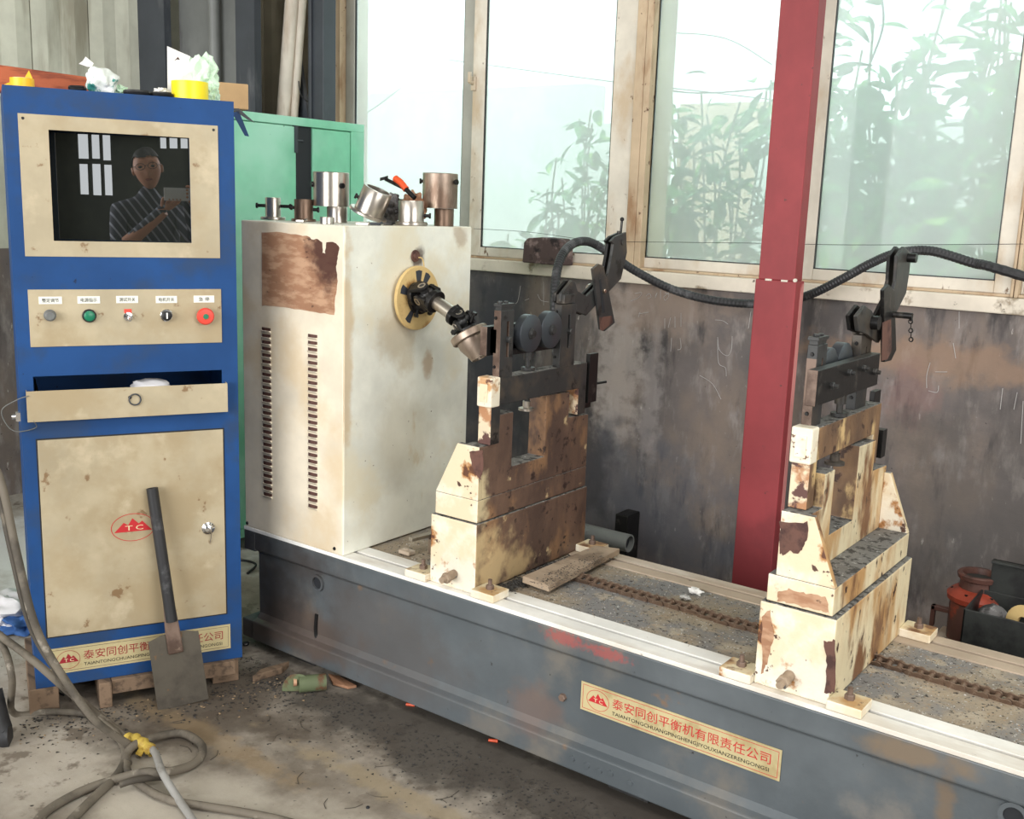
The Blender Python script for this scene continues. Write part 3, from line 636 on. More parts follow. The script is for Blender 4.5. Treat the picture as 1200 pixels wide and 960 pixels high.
for xx in (X0 + .25, -1.2, .3):
    B().box(xx - .06, YF + .03, 0, xx + .06, YF + .13, .036).box(xx - .06, YB - .13, 0, xx + .06, YB - .03, .036).out('foot_pad', 'iron', bed)
# chips and swarf on the bed: countless
def chips(n, gen, size, seed, flatness=.4):
    r = random.Random(seed); b = B()
    for i in range(n):
        p = gen(r); s = size * (.4 + r.random() * 1.2); a = r.random() * 6.28
        v = []
        for k in range(3):
            an = a + k * 2.1 + r.random() * .6; rr = s * (.5 + r.random())
            v.append(b.bm.verts.new(p + Vector((math.cos(an) * rr, math.sin(an) * rr, r.random() * s * flatness))))
        v.append(b.bm.verts.new(p + Vector((0, 0, s * (.3 + .5 * r.random())))))
        b._f([v[0], v[1], v[2]]); b._f([v[0], v[3], v[1]]); b._f([v[1], v[3], v[2]]); b._f([v[2], v[3], v[0]])
    return b
gx = lambda x0, x1, y0, y1, z: (lambda r: Vector((x0 + (x1 - x0) * r.random(), y0 + (y1 - y0) * r.random(), z)))
MAT['chipd'] = flat('dark_chip', hexc(60, 58, 56), .6, .3); MAT['chipl'] = flat('bright_chip', hexc(196, 194, 190), .45, .3); MAT['chipb'] = flat('tan_chip', hexc(150, 128, 100), .8)
chips(7500, gx(X0 + .5, X1, YF + .12, YB - .11, ZB - .005), .0023, 1).out('swarf', 'chipd', bed, kind='stuff')
chips(5000, gx(X0 + .5, X1, YF + .12, YB - .11, ZB - .005), .0023, 2).out('swarf', 'chipl', bed, kind='stuff')
chips(4000, gx(X0 + .5, X1, YF + .12, YB - .11, ZB - .005), .0026, 3).out('swarf', 'chipb', bed, kind='stuff')
# thin curled swarf
r_ = random.Random(5); b = B()
for i in range(110):
    x = -1.60 + r_.random() * 1.6; y = YF + .13 + r_.random() * .34; a = r_.random() * 6.28; L = .012 + r_.random() * .02
    c0 = Vector((x, y, ZB)); d = Vector((math.cos(a), math.sin(a), 0)); e = Vector((-d.y, d.x, 0)) * (r_.random() - .5)
    b.tube([c0, c0 + d * L + e * L * .5 + Vector((0, 0, .004)), c0 + d * L * 2], .0005, 3, 2)
b.out('swarf', 'chipb', bed, kind='stuff')
# red painted scrawl + nameplate
F = Matrix.Translation((0, 0, 0))
def plate_text(parent, P0, ux, uz, wdt, hgt, nrm, redm, local=False, mat='plate'):
    """nameplate: P0 lower left corner, ux along, uz up, nrm outward"""
    Fm = Matrix(((ux.x, -nrm.x, uz.x, P0.x), (ux.y, -nrm.y, uz.y, P0.y), (ux.z, -nrm.z, uz.z, P0.z), (0, 0, 0, 1)))
    pl = B().box(0, -.0015, 0, wdt, 0, hgt).xf(Fm).out('nameplate', mat, parent)
    t = .0012
    B().holes((.006, wdt - .006), (.006, hgt - .006), [(.006 + t, .006 + t, wdt - .006 - t, hgt - .006 - t)], -.0018, -.0015).xf(Fm).out('border_line', 'ink_red' if redm == 'ink_red' else 'iron_brown', pl)
    emblem(pl, Fm, wdt * .095, hgt * .5, wdt * .062, hgt * .36, -.0015, redm)
    text_fit('泰安同创平衡机有限责任公司', wdt * .175, wdt * .955, hgt * .42, hgt * .36, -.0016, redm, pl, 'chinese_lettering', Fm)
    text_fit('TAIANTONGCHUANGPINGHENGJIYOUXIANZERENGONGSI', wdt * .175, wdt * .95, hgt * .15, hgt * .16, -.0016, 'ink_black', pl, 'latin_lettering', Fm)
    return pl
def emblem(parent, Fm, cx, cz, rx, rz, y, redm):
    n = 40; b = B(); A = []
    for k in range(n):
        a = 2 * math.pi * k / n
        A.append((cx + rx * math.cos(a), cz + rz * math.sin(a), cx + rx * .965 * math.cos(a), cz + rz * .955 * math.sin(a)))
    for k in range(n):
        p, q = A[k], A[(k + 1) % n]
        b.slab([(p[0], y, p[1]), (q[0], y, q[1]), (q[2], y, q[3]), (p[2], y, p[3])], (0, -.0004, 0))
    m = [(-.86, -.30), (-.42, .38), (-.22, .18), (-.02, .66), (.26, .24), (.42, .42), (.86, -.30)]
    b.slab([(cx + u * rx, y, cz + v * rz) for u, v in m], (0, -.0004, 0))
    b.xf(Fm); e = b.out('mountain_emblem', redm, parent)
    for ch, u in (('T', -.36), ('C', .12)):
        text_fit(ch, cx + u * rx, cx + (u + .34) * rx, cz - .2 * rz, .34 * rz, y - .0006, 'ink_gold', parent, 'emblem_letter', Fm)
yp = YF + .0134
P = [ony(px, py, yp) for px, py in ((682, 796), (682, 831), (917, 878), (913, 917))]
pw = P[2].x - P[0].x
plate_text(bed, Vector((P[0].x, yp, P[1].z)), Vector((1, 0, 0)), Vector((0, 0, 1)), pw, .079, Vector((0, -1, 0)), 'ink_red')

# ---- roller chain lying along the bed
ch = thing('roller_chain', 'rusty roller chain running lengthways along the bed', 'chain', (-1.0, 2.50, ZB - .005))
CS = 1.5; PIT = .0165 * CS
def link_mesh(wide):
    b = B(); yo = .0085 if wide else .0060
    for s in (-1, 1):
        poly = []
        for k in range(6): a = math.pi / 2 + math.pi * k / 5; poly.append((-.008 + .0068 * math.cos(a), .0068 * math.sin(a)))
        poly.append((0, -.0048))
        for k in range(6): a = -math.pi / 2 + math.pi * k / 5; poly.append((.008 + .0068 * math.cos(a), .0068 * math.sin(a)))
        poly.append((0, .0048))
        b.prism(poly, 'y', s * yo - .0011, s * yo + .0011)
    for xx in (-.008, .008): b.cyl((xx, -yo - .0014, 0), (xx, yo + .0014, 0), .0044, n=8)
    b.xf(Matrix.Scale(CS, 4)); return b
A_, B_ = Vector((-1.60, 2.495, 0)), Vector((X1 - .02, 2.505, 0)); nl = int((B_ - A_).length / PIT)
la = link_mesh(True).out('outer_link', 'chain', ch, local=True, smooth=True)
lb = link_mesh(False).out('inner_link', 'chain', ch, local=True, smooth=True)
for i in range(nl):
    t = i / (nl - 1); p = A_.lerp(B_, t); yy = p.y + .004 * math.sin(i * .21) + .003 * math.sin(i * .53)
    o = (la, lb)[i % 2]
    if i > 1: o = copy_part(o, ch)
    o.location = Vector((p.x + 1.0, yy - 2.50, .0098 + .0012 * math.sin(i * .9))); o.rotation_euler = (0.35 + .10 * math.sin(i * .4), 0, .05 * math.cos(i * .21))

# ================================================================ HEADSTOCK BOX
hs = thing('headstock_housing', 'tall cream sheet metal headstock housing with two louvre columns', 'machine housing', (-2.455, 2.47, ZB))
HX0, HX1, HY0, HY1, HZ = -2.683, -2.225, YF + .001, 2.768, 1.425
B().box(HX0, HY0, ZB, HX1, HY1, HZ).out('housing_body', 'boxside', hs, bevel=.004, facemats={'+x': 'boxcream', '+z': 'boxcream'})
B().box(HX1 - .001, HY0 + .004, ZB + .004, HX1 + .0015, HY1 - .004, HZ - .003).out('end_panel', 'boxcream', hs)
def ragged0(P):
    r = random.Random(4); out = []
    for i in range(len(P)):
        a, b = P[i], P[(i + 1) % len(P)]
        for k in range(4):
            p = a.lerp(b, k / 4); q_ = p + Vector((r.uniform(-1, 1), 0, r.uniform(-1, 1))) * .0015; out.append(q_)
    return out
keyp = [(307, 272), (330, 272), (352, 276), (362, 277), (366, 281), (372, 280), (378, 284), (378, 296), (381, 297), (383, 284), (392, 284), (398, 290), (396, 300), (394, 312), (396, 330), (393, 348), (392, 369), (370, 366), (345, 362), (320, 359), (307, 358)]
B().slab(ragged0([ony(px, py, HY0) for px, py in keyp]), (0, -.0012, 0)).out('label_residue', 'residue', hs)
# louvres: each slot a hooded slat
def louvre():
    b = B(); pts = []
    n = 8
    for i in range(n):
        a0 = math.pi * i / n; a1 = math.pi * (i + 1) / n
        for (u0, u1) in ((a0, a1),):
            x0_, x1_ = -.021 * math.cos(u0), -.021 * math.cos(u1); h0, h1 = .010 * math.sin(u0) ** .35 if 0 < u0 < math.pi else 0, .010 * math.sin(u1) ** .35 if 0 < u1 < math.pi - 1e-6 else 0
            b.slab([(x0_, 0, -.0085), (x1_, 0, -.0085), (x1_, -h1 * .8, -.001), (x0_, -h0 * .8, -.001)], (0, -.0012, -.0006))
    return b
lv = louvre().out('louvre', 'boxside', hs, local=True, smooth=False)
sl = B().box(-.020, -.0014, -.0075, .020, -.0006, .0075).out('louvre_slot', 'primer', hs, local=True)
first = True
for (pt, pb, n) in (((313.5, 383), (313, 584), 27), ((367.5, 391), (366, 598), 27)):
    a = ony(pt[0], pt[1] + 4, HY0); c_ = ony(pb[0], pb[1] - 4, HY0); xm = (a.x + c_.x) / 2
    for i in range(n):
        z = a.z + (c_.z - a.z) * i / (n - 1)
        if first: o, s2 = lv, sl; first = False
        else: o, s2 = copy_part(lv, hs), copy_part(sl, hs)
        o.location = Vector((xm, HY0, z)) - Vector((-2.455, 2.47, ZB)); s2.location = o.location
for px, py in ((290, 613), (392, 643)):
    p = ony(px, py, HY0); B().lathe(p, (0, -1, 0), [(0, .006), (.003, .005)], 10).out('screw', 'black_iron', hs)
p = onx(505, 390, HX1)
# oil gauge, index finger, disc
p = onx(486, 300, HX1)
B().lathe(p, (1, 0, 0), [(0, .020), (.006, .018), (.006, .012), (.012, .010)], 20).out('oil_gauge', 'primer', hs, smooth=True)
B().tube([p + Vector((.012, .004, -.004)), p + Vector((.016, .018, -.008)), p + Vector((.018, .024, -.03)), p + Vector((.018, .024, -.055))], .0022).out('pointer_wire', 'brass', hs, smooth=True)
HUB = Vector((HX1, 2.475, 1.203))
dsk = thing('index_disc', 'round yellowed disc with dark wedge marks on the spindle nose', 'disc', (HX1 + .02, 2.475, 1.10))
B().cyl(HUB, HUB + Vector((.02, 0, 0)), .03).out('spindle_nose', 'iron', dsk, smooth=True)
B().lathe(HUB + Vector((.016, 0, 0)), (1, 0, 0), [(0, .098), (.002, .101), (.010, .101), (.012, .099)], 48).out('disc_plate', 'brass', dsk, smooth=True)
for a0, a1 in ((80, 100), (50, 68), (148, 168), (226, 244), (318, 334)):
    pts = []
    for a, r in ((a0, .050), (a0, .086), ((a0 + a1) / 2, .088), (a1, .086), (a1, .050)):
        an = math.radians(a); pts.append(HUB + Vector((.028, math.cos(an) * r, math.sin(an) * r)))
    B().slab(pts, (.0008, 0, 0)).out('wedge_mark', 'steel_dark', dsk)
# universal joint drive
uj = thing('universal_joint_shaft', 'greasy cardan drive shaft hanging from the spindle disc', 'drive shaft', tuple(HUB))
H0 = HUB + Vector((.028, 0, 0))
B().lathe(H0, (1, 0, 0), [(0, .050), (.012, .050), (.014, .044), (.026, .042)], 28).out('hub_flange', 'black_iron', uj, smooth=True)
J1 = onx(499, 346, HX1 + .085); J2 = ony(542, 376, J1.y)
ax = (J2 - J1).normalized(); side = Vector((0, 1, 0)); up = side.cross(ax).normalized()
if up.z < 0: up = -up
X_ = Vector((1, 0, 0)); Z_ = Vector((0, 0, 1))
def fork(c, a, s, R_, L_, nm, base):
    """two ears along s, reaching back from the joint centre c by L_ along -a to a round base"""
    w_ = s.cross(a).normalized()
    b = B()
    for k in (-1, 1):
        cc = c + s * k * R_
        n = 9; pts = [cc - a * L_ - w_ * R_ * .75]
        for i in range(n): an = -math.pi / 2 + math.pi * i / (n - 1); pts.append(cc + a * math.cos(an) * R_ * .55 + w_ * math.sin(an) * R_ * .55)
        pts.append(cc - a * L_ + w_ * R_ * .75)
        b.slab(pts, s * -k * R_ * .30)
    b.cyl(c - a * (L_ + base), c - a * (L_ - .004), R_ * 1.04)
    return b.out(nm, 'black_iron', uj, bevel=.002)
def spider(c, s, u, R_):
    b = B(); b.cyl(c - s * R_ * 1.02, c + s * R_ * 1.02, R_ * .36); b.cyl(c - u * R_ * 1.02, c + u * R_ * 1.02, R_ * .36); b.blob(c, R_ * .5, R_ * .5, R_ * .5, 1, 0, 2)
    o = b.out('cross_joint', 'iron', uj, smooth=True)
    for k in (-1, 1):
        for d in (s, u): B().pipe(c + d * k * (R_ * 1.0), c + d * k * (R_ * 1.05), R_ * .36, R_ * .24, 16).out('circlip', 'steel', o, smooth=True)
R1 = .036
fork(J1, X_, Vector((0, -.55, .83)).normalized(), R1, .034, 'input_yoke', .012); sj = Vector((0, -.55, .83)).normalized(); uj2 = sj.cross(ax).normalized()
spider(J1, sj, uj2, R1)
fork(J1, -ax, uj2, R1, .034, 'shaft_yoke', .014)
B().cyl(J1 + ax * .045, J2 - ax * .03, .0215).out('shaft_tube', 'steel', uj, smooth=True)
ax2 = (ony(564, 420, J1.y + .01) - J2).normalized()
R2 = .031
fork(J2, ax, sj, R2, .030, 'shaft_yoke', .012)
s3 = sj.cross(ax).normalized(); spider(J2, sj, s3, R2)
fork(J2, -ax2, s3, R2, .030, 'output_yoke', .012)
B().lathe(J2 + ax2 * .038, ax2, [(0, .024), (0, .057), (.003, .060), (.021, .060), (.024, .057), (.024, .044)], 40).out('clamp_ring', 'steel_rusty', uj, smooth=True)
B().lathe(J2 + ax2 * .060, ax2, [(0, .048), (.020, .047), (.052, .034), (.066, .030), (.066, .020), (.050, .016)], 32).out('coupling_cone', 'steel_rusty', uj, smooth=True)
for k, (sv, L) in enumerate(((up, .062), (-up, .060), (side, .070), (-side, .068))):
    q = J2 + ax2 * .034; B().cyl(q + sv * .03, q + sv * L, .0045, n=8).hexnut(q + sv * (L - .006), sv, .009, .008).out('clamp_bolt', 'black_iron', uj)
for k, sv in enumerate((Vector((0, .8, .6)), Vector((0, -.5, -.87)), Vector((0, .6, -.8)))):
    q = H0 + Vector((.018, 0, 0)); B().cyl(q + sv * .034, q + sv * .058, .005, n=8).hexnut(q + sv * .056, sv, .009, .008).out('clamp_bolt', 'black_iron', uj)

# ================================================================ ROLLER STANDS
def stand(X, sg, lab, body, bodyx, cross_m, bu0, bu1, cpy, uo, pu0, pu1):
    """X: flat face; u grows towards sg; profile in y,z"""
    T = thing('roller_stand', lab, 'bearing stand', (X + sg * .08, 2.48, ZB), group=None)
    U = lambda u: X + sg * u
    y0, y1 = 2.195, 2.765
    def bx(b, u0, a, z0, u1, c_, z1): return b.box(U(u0), a, z0, U(u1), c_, z1)
    FM = {'+x': bodyx, '+z': 'gritgrey'}
    b = B(); bx(b, bu0, y0, ZB + .0005, bu1, y1, ZB + .205); b.out('base_block', 'stand', T, bevel=.004, facemats=FM)
    for (yy, ye) in ((y0 - .020, y0 + .055), (y1 - .055, y1 + .02)):
        for (u0, u1) in ((bu0 - .08, bu0), (bu1, bu1 + .08)):
            b = B(); bx(b, u0, yy, ZB + .0005, u1, ye, ZB + .024); f = b.out('foot_lug', 'stand', T, bevel=.003, facemats={'+z': 'stand_rusty'})
            um = (u0 + u1) / 2; ym = (yy + ye) / 2
            B().hexnut((U(um), ym, ZB + .024), (0, 0, 1), .012, .012).cyl((U(um), ym, ZB + .034), (U(um), ym, ZB + .052), .006, n=10).out('lug_bolt', 'iron_brown', f)
    zt = ZB + .205
    g1 = bu1 - .012
    b = B(); bx(b, min(.002, bu0 + .012), y0 + .004, zt + .003, g1, y1 - .010, zt + .068); b.out('base_slab', 'stand', T, bevel=.003, facemats=FM)
    poly = [(y0 + .022, zt + .068), (y1 - .010, zt + .068), (y1 - .012, .862), (2.640, .868), (2.640, .948), (2.515, .952), (2.515, .765), (2.352, .765), (2.352, .925), (2.288, .925), (2.288, .845), (y0 + .022, .845)]
    xx0, xx1 = U(.002), U(.064)
    b = B(); b.prism(poly, 'x', min(xx0, xx1), max(xx0, xx1)); b.out('notched_plate', body, T, bevel=.003, facemats={'+x': bodyx, '+z': 'gritgrey'})
    for (ya, yb2) in ((y0 + .004, y0 + .022), (y1 - .028, y1 - .010)):
        b = B(); q = [(U(.002 if ya < 2.5 else .064), zt + .068), (U(g1), zt + .068), (U(.080), .846), (U(.002 if ya < 2.5 else .064), .846)]
        b.prism(q, 'y', ya, yb2); b.out('gusset', 'stand', T, bevel=.002, facemats={'+z': 'gritgrey', '+x': bodyx, '-x': 'stand'})
    # sliding crosshead
    U_base = U; U = lambda u: X + sg * (u + uo)
    b = B(); poly = [(2.234, .847), (2.276, .847), (2.276, .955), (2.672, .955), (2.672, .872), (2.715, .872), (2.715, 1.032), (2.234, 1.032)]
    b.prism(poly, 'x', min(U(.002), U(.046)), max(U(.002), U(.046)))
    chd = b.out('crosshead', cross_m, T, bevel=.002, facemats={'-y': 'stand_leg', '+z': 'gritgrey'})
    b = B(); b.box(U(-.002), 2.226, .953, U(.048), 2.268, 1.036); b.out('front_lug', 'lug', chd, bevel=.004)
    b = B(); b.box(U(.010), 2.2225, .968, U(.036), 2.2262, 1.018); b.out('raised_patch', 'stand', chd, bevel=.001)
    # dark posts with slots
    z0, z1 = 1.032, 1.218
    for (ya, yb2, fcm) in ((2.262, 2.322, 'iron_brown'), (2.556, 2.636, 'iron')):
        b = B(); yc = (ya + yb2) / 2 + .004
        b.holes((ya, yb2), (z0, z1), [(yc - .005, z0 + .055, yc + .005, z0 + .155)], 0, pu1 - pu0)
        b.xf(Matrix.Translation((min(U(pu0), U(pu1)), 0, 0)) @ Matrix(((0, 1, 0, 0), (1, 0, 0, 0), (0, 0, 1, 0), (0, 0, 0, 1))))
        po = b.out('slotted_post', 'iron', T, facemats={'-y': fcm}, bevel=.0012)
        B().hexnut((U(pu0) - .001 if sg < 0 else U(pu1), yc, z0 + .105), (1, 0, 0), .0095, .012).out('slot_nut', 'iron', po)
        B().box(min(U(.013), U(.018)), yc - .0048, z0 + .055, max(U(.013), U(.018)), yc + .0048, z0 + .155).out('slot_core', 'black_in', po)
        for dz in (.03, .165): B().lathe((U(.017), ya, z0 + dz), (0, -1, 0), [(0, .005), (.004, .004)], 8).out('post_screw', 'black_iron', po)
    b = B(); b.box(U(pu0 + .002), 2.264, z1, U(pu1 - .002), 2.318, z1 + .010).box(U(pu0 - .001), 2.260, z1 + .010, U(pu1 + .001), 2.323, z1 + .018)
    b.hexnut((U(.017), 2.278, z1 + .018), (0, 0, 1), .008, .006).hexnut((U(.017), 2.305, z1 + .018), (0, 0, 1), .007, .005); b.out('post_cap', 'iron', T, bevel=.002)
    # plate across the far side
    b = B(); b.box(U(.034), cpy, 1.092, U(.058), 2.620, 1.172); cp = b.out('cross_plate', 'black_iron', T, bevel=.0015, facemats={'-y': 'iron_brown', '+z': 'iron'})
    if sg < 0: B().box(U(.014), cpy + .016, 1.10, U(.034), 2.262, 1.165).out('spacer', 'black_in', cp)
    for k, yy in enumerate((2.285, 2.392, 2.494, 2.580)):
        zz = 1.137 + (.010 if k in (1, 2) else -.008)
        B().hexnut((U(.058), yy, zz), (sg, 0, 0), .0085, .008).cyl((U(.064), yy, zz), (U(.075), yy, zz), .005, n=8).out('plate_bolt', 'iron', cp)
    # two bearing rollers
    for yy, zz in ((2.392, 1.147), (2.494, 1.150)):
        r = B().lathe((U(-.012), yy, zz), (sg, 0, 0), [(0, .050), (.002, .0535), (.026, .0535), (.028, .050)], 44).out('roller', 'roller', T, smooth=True)
        B().lathe((U(-.012), yy, zz), (-sg, 0, 0), [(-.016, .012), (0, .012), (0, .016), (.003, .016), (.004, .012), (.009, .011)], 18).out('roller_pin', 'iron', r, smooth=True)
    b = B().box(U(.014), 2.322, 1.088, U(.034), 2.556, 1.104); b.out('roller_cradle', 'black_iron', T, bevel=.002)
    b = B(); b.cyl((U(.03), 2.440, .935), (U(.03), 2.440, 1.092), .008).cyl((U(.03), 2.440, 1.034), (U(.03), 2.440, 1.042), .020).cyl((U(.03), 2.440, 1.064), (U(.03), 2.440, 1.088), .014).cyl((U(.03), 2.45, 1.07), (U(.03), 2.470, 1.082), .005); b.out('adjusting_screw', 'iron', T, smooth=True)
    b = B(); b.lathe((U(.03), 2.440, .912), (0, 0, 1), [(0, .010), (.003, .024), (.010, .024), (.013, .012), (.03, .012)], 24); b.out('screw_knob', 'steel' if sg < 0 else 'iron', T, smooth=True)
    b = B(); b.box(U(.006), 2.735, .90, U(.020), 2.785, 1.055).box(U(.020), 2.74, .88, U(.05), 2.775, .955).cyl((U(.016), 2.785, .955), (U(.0), 2.83, .958), .004); b.out('scale_bracket', 'black_iron', T, bevel=.001)
    b = B(); b.cyl((U(bu0 + .085), y0, ZB + .045), (U(bu0 + .085), y0 - .03, ZB + .042), .013).hexnut((U(bu0 + .085), y0 - .03, ZB + .042), (0, -1, 0), .016, .014).cyl((U(bu0 + .085), y0 - .04, ZB + .042), (U(bu0 + .085), y0 - .058, ZB + .04), .009); b.out('jack_bolt', 'plate_wood', T, smooth=True)
    return T, U
S1, U1 = stand(-1.718, -1, 'cream roller stand heavily stained brown, nearer the housing', 'stand_oily', 'stand_oily', 'iron', 0, .168, 2.246, -.010, 0, .024)
S2, U2 = stand(-.852, 1, 'cream roller stand with rust streaks right of the red column', 'stand_brown', 'stand_rusty', 'stand_brown', -.028, .152, 2.196, 0, .005, .029)
# chipped primer patches on the paint
def ragged(P, amp, seed=0, n=5):
    r = random.Random(seed); out = []
    for i in range(len(P)):
        a, b = Vector(P[i]), Vector(P[(i + 1) % len(P)])
        for k in range(n):
            p = a.lerp(b, k / n); out.append(p + Vector((r.uniform(-1, 1), 0, r.uniform(-1, 1))) * amp)
    return out
def patch(parent, pts, pl, v, off, mat='primer', amp=.0025):
    f = ony if pl == 'y' else onx
    B().slab(ragged([f(px, py, v) for px, py in pts], amp, len(pts) + int(pts[0][0])), off).out('bare_patch', mat, parent)
patch(S1, [(551, 529), (566, 528), (566, 552), (563, 562), (558, 557), (553, 546)], 'y', 2.1985, (0, -.001, 0))
patch(S2, [(914, 612), (947, 612), (946, 628), (942, 640), (936, 650), (926, 646), (918, 651), (914, 648)], 'y', 2.1985, (0, -.001, 0))
patch(S2, [(911, 694), (925, 690), (945, 696), (968, 700), (972, 718), (960, 716), (930, 708), (911, 704)], 'y', 2.1985, (0, -.001, 0), 'residue')
patch(S2, [(966, 752), (980, 750), (978, 812), (966, 812), (969, 780)], 'y', 2.1945, (0, -.001, 0))
patch(S2, [(893, 722), (903, 714), (906, 745), (899, 778), (893, 790)], 'y', 2.1945, (0, -.001, 0), 'residue')
# clamp arms above the rear posts
def arm(T, pts_arm, pts_fork, xp, th, sg):
    for k, dx in enumerate((0, sg * (th + .010))):
        b = B().slab([onx(px, py, xp) for px, py in pts_arm], (sg * th, 0, 0)); b.xf(Matrix.Translation((dx, 0, 0))); b.out('arm_cheek', 'black_iron' if k else 'iron', T, bevel=.0015)
x1 = -1.722
arm(S1, [(658, 344), (670, 329), (674, 330), (677, 341), (688, 347), (700, 335), (713, 321), (717, 300), (719, 286), (716, 283), (722, 277), (734, 272), (735, 296), (728, 327), (707, 349), (687, 370), (673, 364), (657, 354)], None, x1, .010, -1)
a1 = thing  # noqa
for px, py, a_, b_, r_p in ((664, 348, .004, -.04, .014), (707, 340, .008, -.04, .008), (729, 284, .004, -.035, .008)):
    q = onx(px, py, x1); B().cyl(q + Vector((a_, 0, 0)), q + Vector((b_, 0, 0)), r_p).out('arm_pin', 'iron', S1, smooth=True)
b = B().box(-1.742, 2.575, 1.219, -1.712, 2.632, 1.246); b.out('arm_seat', 'iron', S1, bevel=.002)
sb = B(); pts = [onx(px, py, x1 - .028) for px, py in ((692, 315), (699, 308), (705, 311), (719, 381), (707, 390), (701, 388))]; sb.slab(pts, (-.010, 0, 0)) if False else sb.slab([onx(px, py, x1 + .002) for px, py in ((692, 315), (699, 309), (705, 312), (718, 378), (706, 388), (701, 386))], (.009, 0, 0))
bar = sb.out('slotted_bar', 'iron', S1, bevel=.0015)
B().slab([onx(px, py, x1 + .0112) for px, py in ((702, 328), (704, 327), (709, 366), (706, 367))], (.0004, 0, 0)).out('slot', 'black_in', bar)
B().slab([onx(px, py, x1 + .0112) for px, py in ((702, 372), (717, 370), (718, 378), (706, 388), (703, 386))], (.0003, 0, 0)).out('rusty_end', 'primer', bar)
q = onx(707, 341, x1 + .012); B().hexnut(q, (1, 0, 0), .007, .008).out('bar_nut', 'steel', bar)
b = B(); q = onx(727, 278, x1 - .02); q2 = onx(729, 257, x1 - .02); b.cyl(q, q2, .004, n=8).cyl(q + Vector((0, -.01, 0)), q + Vector((0, -.01, .02)), .007, n=10); b.blob(q2, .007, .007, .007, 0, 0, 2); b.out('ball_stud', 'black_iron', S1, smooth=True)
b = B(); q = onx(690, 338, x1 - .05); b.lathe(q, (0, 1, .15), [(0, .012), (.01, .014), (.03, .010), (.034, .006)], 14).out('cross_screw', 'steel', S1, smooth=True)
x2 = -.812
arm(S2, [(1004, 371), (1014, 358), (1022, 364), (1028, 377), (1034, 372), (1044, 352), (1050, 330), (1052, 300), (1060, 289), (1068, 297), (1066, 318), (1062, 344), (1052, 364), (1040, 384), (1030, 402), (1016, 392), (1006, 388)], None, x2, .009, -1)
for px, py, a_, b_, r_p in ((1022, 378, .018, -.04, .017), (1040, 368, .062, -.01, .008), (1064, 302, .022, -.04, .012)):
    q = onx(px, py, x2); B().cyl(q + Vector((a_, 0, 0)), q + Vector((b_, 0, 0)), r_p).out('arm_pin', 'black_iron', S2, smooth=True)
b = B().box(-.850, 2.560, 1.219, -.822, 2.625, 1.262); b.out('arm_seat', 'iron', S2, bevel=.002)
bar = B().slab([onx(px, py, x2 + .004) for px, py in ((1031, 340), (1037, 333), (1044, 340), (1046, 410), (1040, 422), (1032, 424))], (.010, 0, 0)).out('slotted_bar', 'black_iron', S2, bevel=.0015)
B().slab([onx(px, py, x2 + .0142) for px, py in ((1034, 378), (1044, 374), (1045, 410), (1040, 421), (1033, 423))], (.0003, 0, 0)).out('rusty_end', 'primer', bar)
q = onx(1040, 368, x2) + Vector((.058, 0, 0)); b = B(); b.cyl(q, q + Vector((.002, .002, -.012)), .004)
prev = q
for k in range(5):
    c_ = q + Vector((0.002 * k, -.002 * k, -.014 - .011 * k)); b.lathe(c_, (1, .3, 0) if k % 2 else (.2, 1, 0), [(0, .006), (.002, .007), (.002, .004), (0, .004)], 10, cap=False)
b.out('hanging_chain', 'black_iron', S2)

# ---- things lying on the bed
tag(B().slab([onz(px, py, ZB + .012) for px, py in ((612, 683), (697, 646), (726, 650), (643, 694))], (0, 0, .020)).out('steel_bar_plate', 'plate_wood', bevel=.002), 'dusty flat bar plate lying across the bed beside the brown stand', 'metal plate')
o = chips(1300, lambda r: (lambda t, s: Vector((-1.68 + .03 * s, 2.26 + .40 * t, ZB + .001)))(r.random(), r.gauss(0, .5)), .0048, 11).out('chip_heap', 'chipd'); tag(o, 'heap of dark metal chips along the foot of the brown stand', 'metal chips', kind='stuff')
def chips_on_plate():
    A0 = onz(612, 683, ZB + .032); A1 = onz(697, 646, ZB + .032); A2 = onz(643, 694, ZB + .032)
    def g(r): s, t = r.random(), r.random(); return A0 + (A1 - A0) * (.05 + .9 * s) + (A2 - A0) * (.1 + .8 * t)
    return g
o = chips(450, chips_on_plate(), .0022, 12).out('chip_dust', 'chipd'); tag(o, 'dark chips scattered on the dusty flat bar plate', 'metal chips', kind='stuff')
q = onz(815, 695, ZB); qq = onz(803, 702, ZB)
tag(B().blob(q + Vector((0, 0, .006)), .022, .012, .010, 3, .3, 3, clampz=ZB - .003).out('paper_scrap', 'white', smooth=True), 'white crumpled scrap lying on the rear part of the bed', 'scrap')
tag(B().blob(qq + Vector((0, 0, .004)), .016, .012, .007, 8, .35, 3, clampz=ZB - .003).out('paper_scrap', 'chipl', smooth=True), 'greyish scrap touching the white crumpled scrap on the bed', 'scrap')
